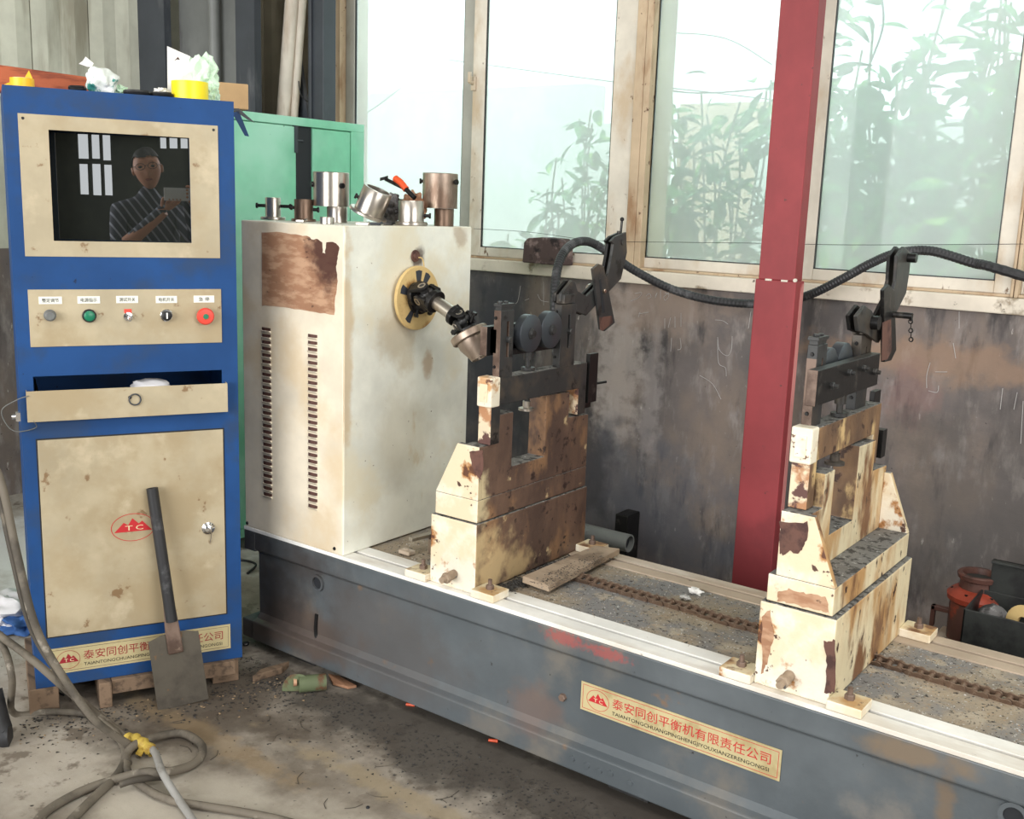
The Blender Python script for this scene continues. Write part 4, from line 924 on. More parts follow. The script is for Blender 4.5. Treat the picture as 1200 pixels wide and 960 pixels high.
# rusty ring, wrench and bits behind the first stand
p = onz(497, 650, ZB + .01)
tag(B().pipe((-2.03, 2.42, ZB), (-2.03, 2.42, ZB + .045), .045, .034).out('rusty_ring', 'steel_rusty', smooth=True), 'rusty ring standing on the bed between housing and brown stand', 'ring')
tag(B().obox((-2.06, 2.40, ZB + .055), (.020, .075, .004), (.010, -.003, 0), (0, 0, .006)).out('flat_key', 'steel', bevel=.002), 'bright steel flat key lying on the rusty ring', 'tool')
tag(B().box(-2.12, 2.315, ZB, -2.075, 2.345, ZB + .012).cyl((-2.1, 2.33, ZB + .012), (-2.1, 2.33, ZB + .016), .008).out('small_block', 'rail_rear', bevel=.002), 'small pale block lying on the bed near the housing foot', 'metal block')
tag(B().cyl((-2.17, 2.60, ZB + .015), (-2.06, 2.63, ZB + .015), .014).cyl((-2.10, 2.615, ZB + .015), (-2.085, 2.62, ZB + .015), .020).out('threaded_stud', 'steel_rusty', smooth=True), 'short rusty stud lying against the foot of the housing', 'stud')

# ================================================================ THINGS ON THE HOUSING
def coupling(cx, cy, z, r, h, lab, mat='steel', flange=None, screws=(), tilt=None, hollow=True, zoff=0.0):
    T = thing('coupling_sleeve', lab, 'coupling', (cx, cy, z))
    R = Matrix.Identity(4)
    z0 = 0.0
    parts = []
    def fin(b, nm, m, sm=True):
        if tilt: b.xf(Matrix.Translation((0, 0, zoff)) @ tilt)
        b.out(nm, m, T, smooth=sm, local=True)
    if flange:
        b = B().lathe((0, 0, 0), (0, 0, 1), [(0, flange[0] * .96), (.002, flange[0]), (flange[1] - .002, flange[0]), (flange[1], flange[0] * .96)], 36); fin(b, 'base_flange', mat); z0 = flange[1]
    b = B().lathe((0, 0, z0), (0, 0, 1), [(0, r), (h - .002, r), (h, r * .97), (h, r * .78), (h * .3, r * .76)], 40); fin(b, 'sleeve', mat)
    for a, zz, L in screws:
        d = Vector((math.cos(a), math.sin(a), 0)); b = B().cyl(d * (r - .003) + Vector((0, 0, z0 + zz)), d * (r + L) + Vector((0, 0, z0 + zz)), .0055, n=10).cyl(d * (r + L - .006) + Vector((0, 0, z0 + zz)), d * (r + L) + Vector((0, 0, z0 + zz)), .009, n=10)
        fin(b, 'set_screw', 'black_iron')
    return T
ZT_ = 1.4255
def bx_at(px, y): return ony(px, 250, y).x
RA = math.atan2(.5968, .8017)   # direction of image right on the floor plan
def sized(px0, px1, y, w_=True):
    a = bx_at(px0, y); c_ = bx_at(px1, y); m = (a + c_) / 2; dist = Vector((m, y)).length * math.cos(0.0); 
    depth = (Vector((m, y, 1.45)) - CAM).dot(RZ); return (m, y, (px1 - px0) * depth / FPX / 2)
m, y, r = sized(311, 329, 2.33); coupling(m, y, ZT_, r, .062, 'small bright collar at the left end of the housing top', 'steel', (r * 1.6, .010), ((RA, .035, .035), (RA + math.pi, .035, .03)))
m, y, r = sized(345, 367, 2.36); coupling(m, y, ZT_, r, .062, 'dull brown collar with side bolts, second from the left', 'steel_rusty', (r * 1.3, .008), ((RA + math.pi, .035, .012), (RA, .03, .02)))
m, y, r = sized(383, 407, 2.42); T = coupling(m, y, ZT_, r, .050, 'short bright sleeve under the tall bright sleeve', 'steel', None, ())
m2_, y2_, r2_ = sized(367, 409, 2.42); coupling(m2_, y2_, ZT_ + .0505, r2_, .108, 'tall bright sleeve stacked on a short one, left half of the housing', 'steel', None, ((RA + math.pi * 1.12, .068, .006), (RA - .8, .066, .008)))
m, y, r = sized(375, 392, 2.24); coupling(m, y, ZT_, r * 1.0, .020, 'low flat steel ring at the front edge of the housing top', 'steel')
m, y, r = sized(412, 450, 2.44)
tl = Matrix.Rotation(-.42, 4, Vector((RX.x * .3 + RZ.x, RX.y * .3 + RZ.y, 0)).normalized() * -1)
coupling(m, y, ZT_, r * .92, .078, 'bright flanged sleeve tipped over sideways onto its rim', 'steel', (r * 1.22, .010), ((RA + math.pi, .03, .012),), tilt=tl, zoff=.028)
m, y, r = sized(467, 497, 2.53); coupling(m, y, ZT_, r, .066, 'bright flanged collar right of the heap of rags', 'steel', (r * 1.28, .012), ((RA + math.pi, .03, .01), (RA, .02, .022)))
m, y, r = sized(509, 532, 2.66); coupling(m, y, ZT_, r, .056, 'short rusty sleeve carrying the tall rusty sleeve', 'steel_rusty')
m, y, r = sized(495, 536, 2.66); coupling(m, y, ZT_ + .0565, r, .112, 'tall rusty brown sleeve stacked at the right end of the housing', 'steel_rusty', None, ((RA + math.pi, .085, .010), (RA - .6, .085, .012)))
# heap in the middle
m, y, r = sized(440, 470, 2.56)
tag(B().blob((m, y, ZT_ + .045), r * 1.05, r * .9, .052, 4, .26, 4, 3.2, clampz=ZT_).out('rag_heap', 'ragg', smooth=False), 'grey crumpled rag heaped in the middle of the housing top', 'rag')
m, y, r = sized(470, 500, 2.60)
tag(B().blob((m, y, ZT_ + .05), r * .9, r * .8, .050, 9, .26, 4, 3.0, clampz=ZT_).out('rag_heap', 'residue', smooth=False), 'brown oily rag heaped behind the bright flanged collar', 'rag')
T = thing('pliers', 'pliers with orange grip lying on top of the rags', 'pliers', tuple(ony(468, 222, 2.56)))
g0 = ony(463, 209, 2.56); g1 = ony(476, 222, 2.56); g2 = ony(486, 232, 2.56)
B().tube([g0, g0.lerp(g1, .5) + Vector((0, 0, .004)), g1], .011, 10, 5).out('grip', 'orange', T, smooth=True)
B().tube([g1, g1.lerp(g2, .5), g2], .008, 8, 4).cyl(ony(452, 210, 2.56), g1, .006).obox(ony(450, 209, 2.56), (.010, .008, .004), (-.003, .004, 0), (0, 0, .005)).out('jaws', 'black_iron', T, smooth=True)
for k, (px, yy, sx) in enumerate(((425, 2.30, .018), (440, 2.36, .014), (352, 2.25, .012), (455, 2.44, .013))):
    mm = bx_at(px, yy); T_ = B().obox((mm, yy, ZT_ + .004), (sx, sx * .5, 0), (-.003, .006, 0), (0, 0, .004)).cyl((mm + .006, yy + .004, ZT_ + .002), (mm + .022, yy + .008, ZT_ + .009), .004, n=8).out('metal_scrap', ('steel', 'steel_dark', 'steel', 'black_iron')[k], bevel=.001)
    tag(T_, ('bright steel offcut lying before the tipped sleeve', 'dark steel offcut lying under the rag heap edge', 'bright offcut lying between the brown collar and front edge', 'black offcut lying between the rags and tipped sleeve')[k], 'offcut')

# ================================================================ BLUE CONTROL CABINET
cb = thing('control_cabinet', 'tall blue control cabinet with beige panels and a dark monitor', 'control cabinet', tuple(CA), CANG)
CW, CH, CD = .590, 1.680, .44
def cl(*pp, d=0.0):
    qs = [cab(px, py, d) for px, py in pp]; return (min(q.x for q in qs), min(q.z for q in qs), max(q.x for q in qs), max(q.z for q in qs))
def avg(tl, tr, br, bl):
    a, b_, c_, d_ = [cab(*p) for p in (tl, tr, br, bl)]; return ((a.x + d_.x) / 2, (c_.z + d_.z) / 2, (b_.x + c_.x) / 2, (a.z + b_.z) / 2)
bez = avg((20, 134), (255, 146), (258, 303), (30, 300)); scr = avg((57, 154), (222, 160), (224, 284), (63, 283))
btn = avg((32, 338), (259, 340), (260, 403), (36, 405)); drw = avg((30, 456), (264, 448), (265, 483), (32, 490)); dor = avg((43, 514), (261, 505), (265, 724), (56, 741)); npl = avg((57, 754), (270, 738), (270, 765), (60, 785))
slot = (drw[0] + .02, drw[3] - .02, drw[2] - .01, drw[3] + .035)
L = dict(parent=cb, local=True)
b = B(); b.holes((0, CW), (0, CH), [scr, slot], 0, .003)
b.out('front_frame', 'blue', bevel=.0008, **L)
B().box(0, .003, 0, .003, CD, CH).out('side_panel', 'blue', **L); B().box(CW - .003, .003, 0, CW, CD, CH).out('side_panel', 'blue', **L)
B().box(.003, .003, CH - .003, CW - .003, CD, CH).out('top_panel', 'blue', **L); B().box(.003, CD - .003, 0, CW - .003, CD, CH - .003).out('back_panel', 'blue', **L)
B().box(.003, .003, 0, CW - .003, CD - .003, .003).out('bottom_panel', 'blue', **L)
b = B(); b.holes((bez[0], bez[2]), (bez[1], bez[3]), [scr], -.002, 0); bz = b.out('screen_bezel', 'beige', bevel=.0006, **L)
for sx, sz in ((bez[2] - .012, bez[3] - .012), (bez[0] + .012, bez[3] - .012)):
    B().lathe((sx, -.002, sz), (0, -1, 0), [(0, .004), (.0015, .003)], 8).out('screw', 'black_iron', parent=bz, local=True)
# monitor glass, set a little askew behind the opening so that it faces the photographer
mn = (CF.inverted().to_3x3() @ MIRN).normalized(); mu = Vector((0, 0, 1)).cross(mn).normalized()
mc = Vector(((scr[0] + scr[2]) / 2, .05, (scr[1] + scr[3]) / 2)); hw = (scr[2] - scr[0]) / 2 + .03; hh = (scr[3] - scr[1]) / 2 + .03
mon = B().obox(mc - mn * .06, mu * hw, mn * .057, Vector((0, 0, hh))).out('monitor_body', 'black', **L)
B().obox(mc - mn * .0015, mu * (hw - .002), mn * .0015, Vector((0, 0, hh - .002))).out('monitor_glass', 'glass_dark', parent=mon, local=True)
# button panel
bp = B().box(btn[0], -.003, btn[1], btn[2], 0, btn[3]).out('button_panel', 'beige', bevel=.0008, **L)
def bpos(px, py): q = cab(px, py, -.003); return q.x, q.z
for (px, py, txt) in ((59, 352, '整定调节'), (104, 351.5, '电源指示'), (149, 351, '测试开关'), (195, 351, '电机开关'), (239, 350.5, '急 停')):
    x_, z_ = bpos(px, py); lb_ = B().box(x_ - .029, -.0042, z_ - .010, x_ + .029, -.003, z_ + .010).out('button_label', 'label', parent=bp, local=True)
    ROOT_LOCAL[lb_.name] = True
    wd_ = .021 if len(txt) == 4 else .015
    text_fit(txt, x_ - wd_, x_ + wd_, z_ - .0055, .011, -.0044, 'ink_black', lb_, 'label_lettering')
def knob(px, py, name, mat, prof, extra=None):
    x_, z_ = bpos(px, py); o = B().lathe((x_, -.003, z_), (0, -1, 0), prof, 24).out(name, mat, parent=bp, local=True, smooth=True); return x_, z_, o
knob(58.5, 369.5, 'dial_knob', 'steel_grey', [(0, .016), (.004, .016), (.006, .0135), (.022, .0125), (.024, .010)])
MAT['gbtn'] = flat('green_button', hexc(20, 118, 86), .35); MAT['rbtn'] = flat('red_button', hexc(226, 70, 54), .4)
x_, z_, o = knob(104.5, 370, 'green_button', 'black', [(0, .0185), (.007, .0185), (.009, .0165)]); B().lathe((x_, -.012, z_), (0, -1, 0), [(0, .0145), (.005, .014), (.007, .011)], 24).out('button_face', 'gbtn', parent=o, local=True, smooth=True)
x_, z_, o = knob(150, 371, 'toggle_switch', 'chrome', [(0, .012), (.005, .012), (.006, .006), (.010, .006)]); B().cyl((x_, -.010, z_), (x_ + .002, -.030, z_ - .008), .003, .004, 10).out('toggle_lever', 'chrome', parent=o, local=True, smooth=True)
B().box(x_ - .010, -.0036, z_ + .010, x_ + .010, -.003, z_ + .021).out('red_mark', 'rbtn', parent=o, local=True)
x_, z_, o = knob(195, 369.5, 'selector_switch', 'chrome', [(0, .0175), (.006, .0175), (.008, .0155)]); s_ = B().lathe((x_ - .001, -.011, z_), (0, -1, 0), [(0, .0145), (.010, .0138), (.012, .011)], 20).out('selector_knob', 'black', parent=o, local=True, smooth=True)
B().box(x_ - .003, -.0238, z_ - .008, x_ + .001, -.0228, z_ + .009).out('pointer_mark', 'white', parent=o, local=True)
x_, z_, o = knob(239.5, 370, 'emergency_stop', 'black', [(0, .014), (.012, .013)]); B().lathe((x_, -.013, z_), (0, -1, 0), [(0, .012), (.003, .024), (.009, .0245), (.014, .021), (.015, .010)], 28).out('red_mushroom_head', 'rbtn', parent=o, local=True, smooth=True); B().lathe((x_, -.028, z_), (0, -1, 0), [(0, .008), (.003, .007)], 14).out('key_centre', 'gbtn', parent=o, local=True, smooth=True)
# drawer pulled slightly out
dr = B().box(drw[0], -.030, drw[1], drw[2], -.0285, drw[3]).box(drw[0], -.0285, drw[1], drw[0] + .0015, -.003, drw[3]).box(drw[2] - .0015, -.0285, drw[1], drw[2], -.003, drw[3]).out('drawer', 'beige', bevel=.0005, **L)
B().box(drw[0] + .03, -.028, drw[1] + .01, drw[2] - .03, .30, drw[1] + .014).box(drw[0] + .03, .005, drw[1] + .014, drw[0] + .034, .30, drw[3] - .02).out('drawer_tray', 'black_in', parent=dr, local=True)
q = cab(158, 468, -.03); rp = [(q.x + .0155 * math.cos(a * math.pi / 9), -.034, q.z + .0155 * math.sin(a * math.pi / 9)) for a in range(19)]
B().tube(rp, .0022, 6, 2).out('ring_pull', 'steel_dark', parent=dr, local=True, smooth=True)
B().lathe((q.x - .013, -.030, q.z + .006), (0, -1, 0), [(0, .005), (.004, .004)], 8).out('pull_rivet', 'black_iron', parent=dr, local=True)
wr_ = thing('wire_loop', 'thin grey wire bundle lying inside the open drawer, left part', 'wire', tuple(CF @ Vector((.12, .02, drw[1] - .02 + .04))), CANG)
B().tube([(-.06, .0, .014), (-.02, -.01, .028), (.03, .0, .034), (.10, .01, .026), (.19, .0, .018)], .0018, 5, 5).xf(Matrix.Translation((0, -.02, 0))).tube([(-.05, -.01, .010), (.0, -.02, .030), (.05, -.02, .016)], .0015, 5, 5).out('wire', 'cable_grey', wr_, local=True, smooth=True)
q = cab(178, 450, .03); tag(B().blob(CF @ Vector((q.x, .04, drw[3] - .012)), .062, .05, .022, 5, .15, 3).out('white_cloth', 'cloth_white', smooth=True), 'whitish rag bulging out of the open drawer', 'rag')
# door
do = B().box(dor[0] - .004, -.0005, dor[1] - .004, dor[2] + .004, .0, dor[3] + .004).out('door_gap', 'black_in', **L)
dd_ = B().box(dor[0], -.004, dor[1], dor[2], -.0005, dor[3]).out('cabinet_door', 'beige', bevel=.001, **L)
x_, z_ = cab(156, 618, -.004).x, cab(156, 618, -.004).z
emblem(dd_, CF, x_, z_, .061, .042, -.004, 'ink_red')
x_, z_ = cab(244, 619, -.004).x, cab(244, 619, -.004).z
lk = B().lathe((x_, -.004, z_), (0, -1, 0), [(0, .019), (.003, .019), (.006, .014), (.012, .013), (.014, .010)], 24).out('door_lock', 'chrome', parent=dd_, local=True, smooth=True)
B().box(x_ + .003, -.030, z_ - .002, x_ + .006, -.018, z_ + .002).tube([(x_ + .004, -.026, z_ - .002), (x_ + .007, -.014, z_ - .02), (x_ + .004, -.008, z_ - .045)], .0015, 5, 4).out('key', 'steel', parent=lk, local=True)
# nameplate
plate_text(cb, CF @ Vector((npl[0], -.0002, npl[1])), CF.to_3x3() @ Vector((1, 0, 0)), Vector((0, 0, 1)), npl[2] - npl[0], npl[3] - npl[1], CFN, 'ink_red_dull')
# side hasps on the left edge
for pz in (492, 602 - 0):
    pass
qz = cab(20, 490).z
B().box(-.012, .01, qz - .012, 0, .03, qz + .012).cyl((-.022, .02, qz), (0, .02, qz), .007).out('side_hasp', 'chrome', **L)
B().tube([(drw[0] + .006, -.032, drw[3] - .012), (drw[0] - .02, -.03, drw[3] - .02), (-.045, -.01, drw[1] + .035), (-.035, .0, drw[1] - .01), (-.01, .0, drw[1] - .03), (drw[0] + .02, -.008, drw[1] - .02), (drw[0] + .015, -.03, drw[1] + .003)], .0014, 5, 6).out('seal_wire', 'steel_grey', smooth=True, **L)

# ---- things on top of the blue cabinet (local frame -> world)
def CT(x, y, z=CH): return CF @ Vector((x, y, z))
def topx(px, d): return cab(px, 110, d).x
e1 = Vector((math.cos(CANG), math.sin(CANG), 0)); e2 = Vector((-math.sin(CANG), math.cos(CANG), 0))
def tape_roll(px0, px1, d, h, ro_mat, lab, name='tape_roll', ratio=.75):
    xa_, xb2 = topx(px0, d), topx(px1, d); r = (xb2 - xa_) / 2; c_ = CT((xa_ + xb2) / 2, d)
    T = thing(name, lab, 'tape', tuple(c_))
    B().pipe(c_, c_ + Vector((0, 0, h)), r, r * (ratio + .03), 36).out('tape', ro_mat, T, smooth=True)
    B().pipe(c_, c_ + Vector((0, 0, h + .0015)), r * (ratio + .03), r * ratio, 36).out('core', 'core', T, smooth=True)
    return T, c_, r
tape_roll(201, 244, .065, .050, 'yellow', 'bright yellow roll of wide tape on the blue cabinet')
T, c_, r = tape_roll(12, 41, .06, .024, 'amber', 'amber roll of tape near the left edge of the blue cabinet')
B().slab([c_ + e1 * (-r) + Vector((0, 0, .0)), c_ + e1 * (-r - .02) + Vector((0, 0, .002)), c_ + e1 * (-r * .2) + Vector((0, 0, .024))], e2 * .004).slab([c_ + e1 * (r * .1) + Vector((0, 0, .02)), c_ + e1 * (r * .6) + Vector((0, 0, .046)), c_ + e1 * (r * .95) + Vector((0, 0, .02))], e2 * .004).out('loose_end', 'amber', T)
xa_ = topx(-60, .3); xb2 = topx(103, .3)
tag(B().hexa([CT(xa_, .26), CT(xb2, .26), CT(xb2, .30), CT(xa_, .30), CT(xa_, .26, CH + .082), CT(xb2, .26, CH + .060), CT(xb2, .30, CH + .060), CT(xa_, .30, CH + .082)]).out('wooden_board', 'redwood', bevel=.002), 'reddish brown board standing on edge behind the tape rolls', 'board')
def crumple(px, d, rx, ry, rz, mat, seed, lab, name, cat, zc=None, amp=.3):
    c_ = CT(topx(px, d), d, CH + (rz * .9 if zc is None else zc))
    b = B().blob((0, 0, 0), rx, ry, rz, seed, amp, 4, 3.0); b.xf(Matrix.Translation(c_) @ Matrix.Rotation(CANG, 4, 'Z'))
    for v in b.bm.verts:
        if v.co.z < CA.z + CH + .0003: v.co.z = CA.z + CH + .0003
    return tag(b.out(name, mat), lab, cat)
T = thing('wrapped_packet', 'crumpled white packet printed with teal marks on the blue cabinet', 'packet', tuple(CT(topx(120, .08), .08)))
c_ = CT(topx(119, .08), .08, CH + .034)
b = B().blob((0, 0, 0), .042, .03, .036, 3, .16, 4, 2.0); b.xf(Matrix.Translation(c_) @ Matrix.Rotation(CANG, 4, 'Z')); b.out('packet_body', 'bagw', T)
b = B(); g = CT(topx(104, .08), .08, CH + .070)
b.slab([g, g + e1 * -.022 + Vector((0, 0, .006)), g + e1 * -.012 + Vector((0, 0, .014)), g + e1 * -.004 + Vector((0, 0, .026)), g + e1 * .016 + Vector((0, 0, .010)), g + e1 * .01], e2 * .01).out('twisted_end', 'white', T)
crumple(141, .10, .022, .02, .016, 'bagg', 6, 'small pale green scrap of film beside the printed packet', 'film_scrap', 'scrap')
T = thing('folded_paper', 'upright white folded paper leaning behind the yellow roll', 'paper', tuple(CT(topx(208, .12), .12)))
px_ = [(196, 54), (223, 66), (216, 96), (211, 104), (196, 100)]
pp_ = []
for (u, v) in px_: q = cab(u, v, .15); pp_.append(CF @ Vector((q.x, .15, q.z)))
pp_[2].z = max(pp_[2].z, CA.z + CH); pp_[3].z = CA.z + CH; pp_[4].z = CA.z + CH
B().slab(pp_, e2 * .003).out('sheet', 'white', T)
q = cab(207, 69, .149); B().slab([CF @ Vector((q.x - .007, .1495, q.z - .006)), CF @ Vector((q.x + .004, .1495, q.z + .006)), CF @ Vector((q.x + .009, .1495, q.z - .002)), CF @ Vector((q.x + .001, .1495, q.z - .001))], e2 * -.0004).out('printed_mark', 'primer', T)
T = thing('plastic_bag', 'pale green crumpled plastic bag behind the yellow roll', 'bag', tuple(CT(topx(238, .2), .2)))
c_ = CT(topx(236, .16), .16, CH + .07); b = B().blob((0, 0, 0), .048, .035, .062, 12, .30, 4, 2.6); b.xf(Matrix.Translation(c_) @ Matrix.Rotation(CANG, 4, 'Z'))
for v in b.bm.verts: v.co.z = max(v.co.z, CA.z + CH + .0003)
b.out('bag_body', 'bagg', T)
q = cab(244, 72, .16); g = CF @ Vector((q.x, .16, q.z - .01)); b = B().tube([g, g + Vector((0, 0, .014)) + e1 * .004, g + Vector((0, 0, .026)) + e1 * .008], .008, 6, 3); b.out('bag_twist', 'bagg', T)
crumple(249, .12, .02, .02, .028, 'bagg', 22, 'small pale green film scrap beside the cardboard box', 'film_scrap', 'scrap')
crumple(189, .13, .022, .02, .017, 'white', 23, 'white crumpled film left of the yellow roll', 'film_scrap', 'scrap')
xa_, xb2 = topx(252, .30), topx(287, .30); zt_ = cab(270, 99, .30).z
tag(B().hexa([CT(xa_, .25), CT(xb2, .25), CT(xb2, .40), CT(xa_, .40), CT(xa_, .25, zt_), CT(xb2, .25, zt_), CT(xb2, .40, zt_), CT(xa_, .40, zt_)]).out('cardboard_box', 'card', bevel=.003), 'small plain cardboard box at the right end of the blue cabinet', 'box')
for k, (pa, pb_, lab) in enumerate(((82, 100, 'flat black coil of cable left of the printed packet'), (146, 176, 'flat black coil of cable between packet and yellow roll'), (178, 202, 'dark flat cable end just left of the yellow roll'))):
    xa_, xb2 = topx(pa, .05), topx(pb_, .05); m = (xa_ + xb2) / 2; r = (xb2 - xa_) / 2
    pts = [CT(m + r * math.cos(a * .7), .05 + .6 * r * math.sin(a * .7), CH + .005 + .0004 * a) for a in range(18)]
    tag(B().tube(pts, .0045, 6, 2).out('cable_coil', 'black', smooth=True), lab, 'cable')
q0 = cab(270, 128, -.0); T = thing('blue_film_flap', 'torn blue film strip hanging off the right edge of the blue cabinet', 'film', tuple(CT(CW, .06, CH - .01)))
b = B(); g = Vector((CW + .001, .05, CH - .005))
def cw(px, py): q = cab(px, py, .06); return CF @ Vector((q.x, .06, q.z))
b.slab([cw(272, 132), cw(280, 130), cw(292, 160), cw(287, 159)], e2 * .002).out('film_strip', 'blue', T)
B().slab([cw(271, 127), cw(280, 127), cw(299, 144), cw(290, 140)], e2 * .002).out('film_strip', 'steel_dark', T)

# ================================================================ GREEN CABINET
gc = thing('green_cabinet', 'mint green steel cabinet behind the blue control cabinet', 'cabinet', (-3.65, 3.0, 0))
GX = -3.45; gy0 = 2.46; gy1 = onx(427, 147, GX).y; gt = 1.832; d1 = onx(346, 145, GX).y; d2 = onx(367, 150, GX).y; d3 = onx(411, 150, GX).y
B().box(GX - .40, gy0, .06, GX - .02, gy1, gt).out('carcass', 'green', gc, bevel=.004)
B().box(GX - .02, gy0, gt - .035, GX, gy1, gt).box(GX - .02, gy0, .06, GX, gy1, .10).box(GX - .02, d3 + .005, .10, GX, gy1, gt - .035).box(GX - .02, gy0, .10, GX, gy0 + .03, gt - .035).out('front_rim', 'green', gc, bevel=.002)
B().box(GX - .019, d1, .10, GX - .012, d2, gt - .035).out('gap', 'black_in', gc)
B().box(GX - .018, gy0 + .03, .102, GX + .004, d1, gt - .04).out('cabinet_door', 'green', gc, bevel=.003)
B().box(GX - .018, d2, .102, GX - .002, d3, gt - .04).out('cabinet_door', 'green', gc, bevel=.003)
zz = onx(350, 165, GX).z; B().box(GX, d1 - .01, zz - .05, GX + .012, d1 + .004, zz + .06).cyl((GX + .006, d1 - .005, zz + .0), (GX + .006, d1 + .035, zz), .005).out('latch', 'steel_dark', gc)
B().box(GX - .38, gy0 + .02, 0, GX - .34, gy0 + .06, .06).box(GX - .38, gy1 - .06, 0, GX - .34, gy1 - .02, .06).box(GX - .08, gy0 + .02, 0, GX - .04, gy0 + .06, .06).box(GX - .08, gy1 - .06, 0, GX - .04, gy1 - .02, .06).out('feet', 'steel_dark', gc)

# ================================================================ SPADE
SB = onz(215, 827, .0); SBl = onz(186, 832, 0); SBr = onz(247, 822, 0)
qh = cab(178, 572, -.022); SH = CF @ Vector((qh.x, -.022, qh.z))
qn = cab(208, 745, -.06)
sd = (SH - SB).normalized(); sr = (SBr - SBl); sr = (sr - sd * sr.dot(sd)).normalized(); sn = sd.cross(sr).normalized()
if sn.dot(CAM - SB) < 0: sn = -sn
sp = thing('flat_spade', 'square bladed spade with dark pipe handle leaning on the blue cabinet', 'spade', (SB.x, SB.y, 0))
hwb = (SBr - SBl).length / 2 * .98; top = SB + sd * .215
A_, B2, C_, D_ = SB - sr * hwb + Vector((0, 0, .002)), SB + sr * hwb + Vector((0, 0, .002)), top + sr * hwb * .98, top - sr * hwb * .98
B().slab([A_, B2, C_, top + sr * .03 + sd * .012, top - sr * .03 + sd * .012, D_], sn * .003).out('blade', 'spade', sp, bevel=.0006)
B().slab([top - sd * .05 - sr * .022, top - sd * .05 + sr * .022, top + sd * .02 + sr * .020, top + sd * .12 + sr * .015, top + sd * .12 - sr * .015, top + sd * .02 - sr * .022], sn * .012).out('socket', 'iron_brown', sp, bevel=.004)
B().pipe(top + sd * .05 + sn * .012, SH + sn * .004, .0165, .012, 20).out('handle', 'rubber', sp, smooth=True)

# ================================================================ TIMBERS AND JUNK UNDER AND BESIDE
def loc_box(x0_, y0_, z0_, x1_, y1_, z1_):
    b = B().box(x0_, y0_, z0_ - CA.z, x1_, y1_, z1_ - CA.z); b.xf(CF); return b
tag(loc_box(-.02, .0, .0, .06, .40, .0795).out('timber_block', 'wood', bevel=.003), 'squared timber under the left side of the blue cabinet', 'timber')
xm = cab(131, 810, -.02).x
tag(loc_box(xm - .035, -.03, 0, xm + .0, .40, .0795).out('timber_block', 'wood', bevel=.003), 'short timber block standing out under the cabinet front', 'timber')
tag(loc_box(xm + .001, -.018, .035, .565, .002, .0795).out('timber_plank', 'wood', bevel=.002), 'pale plank lying under the cabinet behind the spade blade', 'plank')
tag(loc_box(.50, .01, .0, .58, .40, .0795).out('timber_block', 'wood', bevel=.003), 'squared timber under the right side of the blue cabinet', 'timber')
p = onz(262, 805, .0); q = onz(322, 798, 0)
tag(B().slab([onz(296, 800, .0), onz(330, 790, 0), onz(330, 790, 0) + Vector((-.02, .05, 0)), onz(296, 800, 0) + Vector((-.02, .05, 0))], (0, 0, .022)).out('timber_offcut', 'wood', bevel=.002), 'thin timber offcut lying by the corner of the blue cabinet', 'timber')
# green rusty bracket
p = onz(345, 812, 0)
T = thing('green_bracket', 'rounded green and rusty bracket lying under the bed edge', 'bracket', tuple(p))
pl = []
for k in range(11): a = math.pi * k / 10; pl.append(p + RX * (.04 * math.cos(a)) + Vector((0, 0, .004 + .058 * math.sin(a))))
for v in pl: v.z = max(v.z, .002)
MAT['dkgreen'] = worn('rusty_green_paint', hexc(98, 108, 78), [(hexc(96, 66, 46), 20, .55, .08, 6, I3, 1)], rough=.7)
B().slab(pl, Vector((.01, .012, 0))).out('end_plate', 'dkgreen', T, bevel=.002)
B().cyl(p + Vector((.01, .01, .028)), p + Vector((.06, .075, .028)), .026).out('barrel', 'dkgreen', T, smooth=True)
B().cyl(p + Vector((-.002, -.002, .034)), p + Vector((.004, .006, .034)), .012).out('bore', 'residue', T, smooth=True)
p = onz(402, 800, .0)
tag(B().slab([onz(385, 792, .01), onz(398, 795, .004), onz(418, 806, .002), onz(408, 808, .002), onz(390, 803, .004)], (0, 0, .008)).out('rusty_sheet', 'residue', bevel=.001), 'curved piece of rusty sheet lying beneath the bed edge', 'metal scrap')
for k, (px, py) in enumerate(((481, 826), (578, 868))):
    p = onz(px, py, .004); tag(B().cyl(p - Vector((.012, .006, 0)), p + Vector((.012, .006, 0)), .0045, n=8).out('orange_stub', 'orange', smooth=True), ('small orange stub on the floor under the bed, nearer the cabinet', 'small orange stub on the floor under the bed, farther right')[k], 'stub')
p = onz(431, 947, 0); tag(B().lathe(p, (0, 0, 1), [(0, .005), (.004, .004)], 10).out('dark_nut', 'black_in'), 'tiny dark nut alone on the bare floor', 'nut')
p = onz(134, 800, 0); tag(B().blob(onz(105, 788, .01) , .022, .012, .010, 4, .3, 3, clampz=.001).out('yellow_scrap', 'amber', smooth=True), 'small amber scrap on the floor before the blue cabinet', 'scrap')
# floor debris
def debris(r):
    x = -2.75 + 2.6 * r.random(); return Vector((x, 2.12 - abs(r.gauss(0, .13)), 0))
o = chips(2600, debris, .0032, 21).out('floor_chips', 'chipd'); tag(o, 'dark chips and grit strewn on the floor along the bed', 'grit', kind='stuff')
def debris2(r):
    q = CF @ Vector((-.05 + .8 * r.random(), -.02 - abs(r.gauss(0, .10)), 0)); return Vector((q.x, q.y, 0))
o = chips(500, debris2, .0042, 22).out('floor_chips', 'chipd'); tag(o, 'dark grit strewn before the blue cabinet', 'grit', kind='stuff')
o = chips(160, debris2, .0038, 23).out('wood_crumbs', 'chipb'); tag(o, 'tan crumbs strewn before the blue cabinet', 'crumbs', kind='stuff')
def debris3(r): return Vector((-3.4 + 2.6 * r.random(), .9 + 1.1 * r.random(), 0))
o = chips(350, debris3, .0020, 24).out('floor_specks', 'chipd'); tag(o, 'sparse dark specks on the bare concrete', 'grit', kind='stuff')
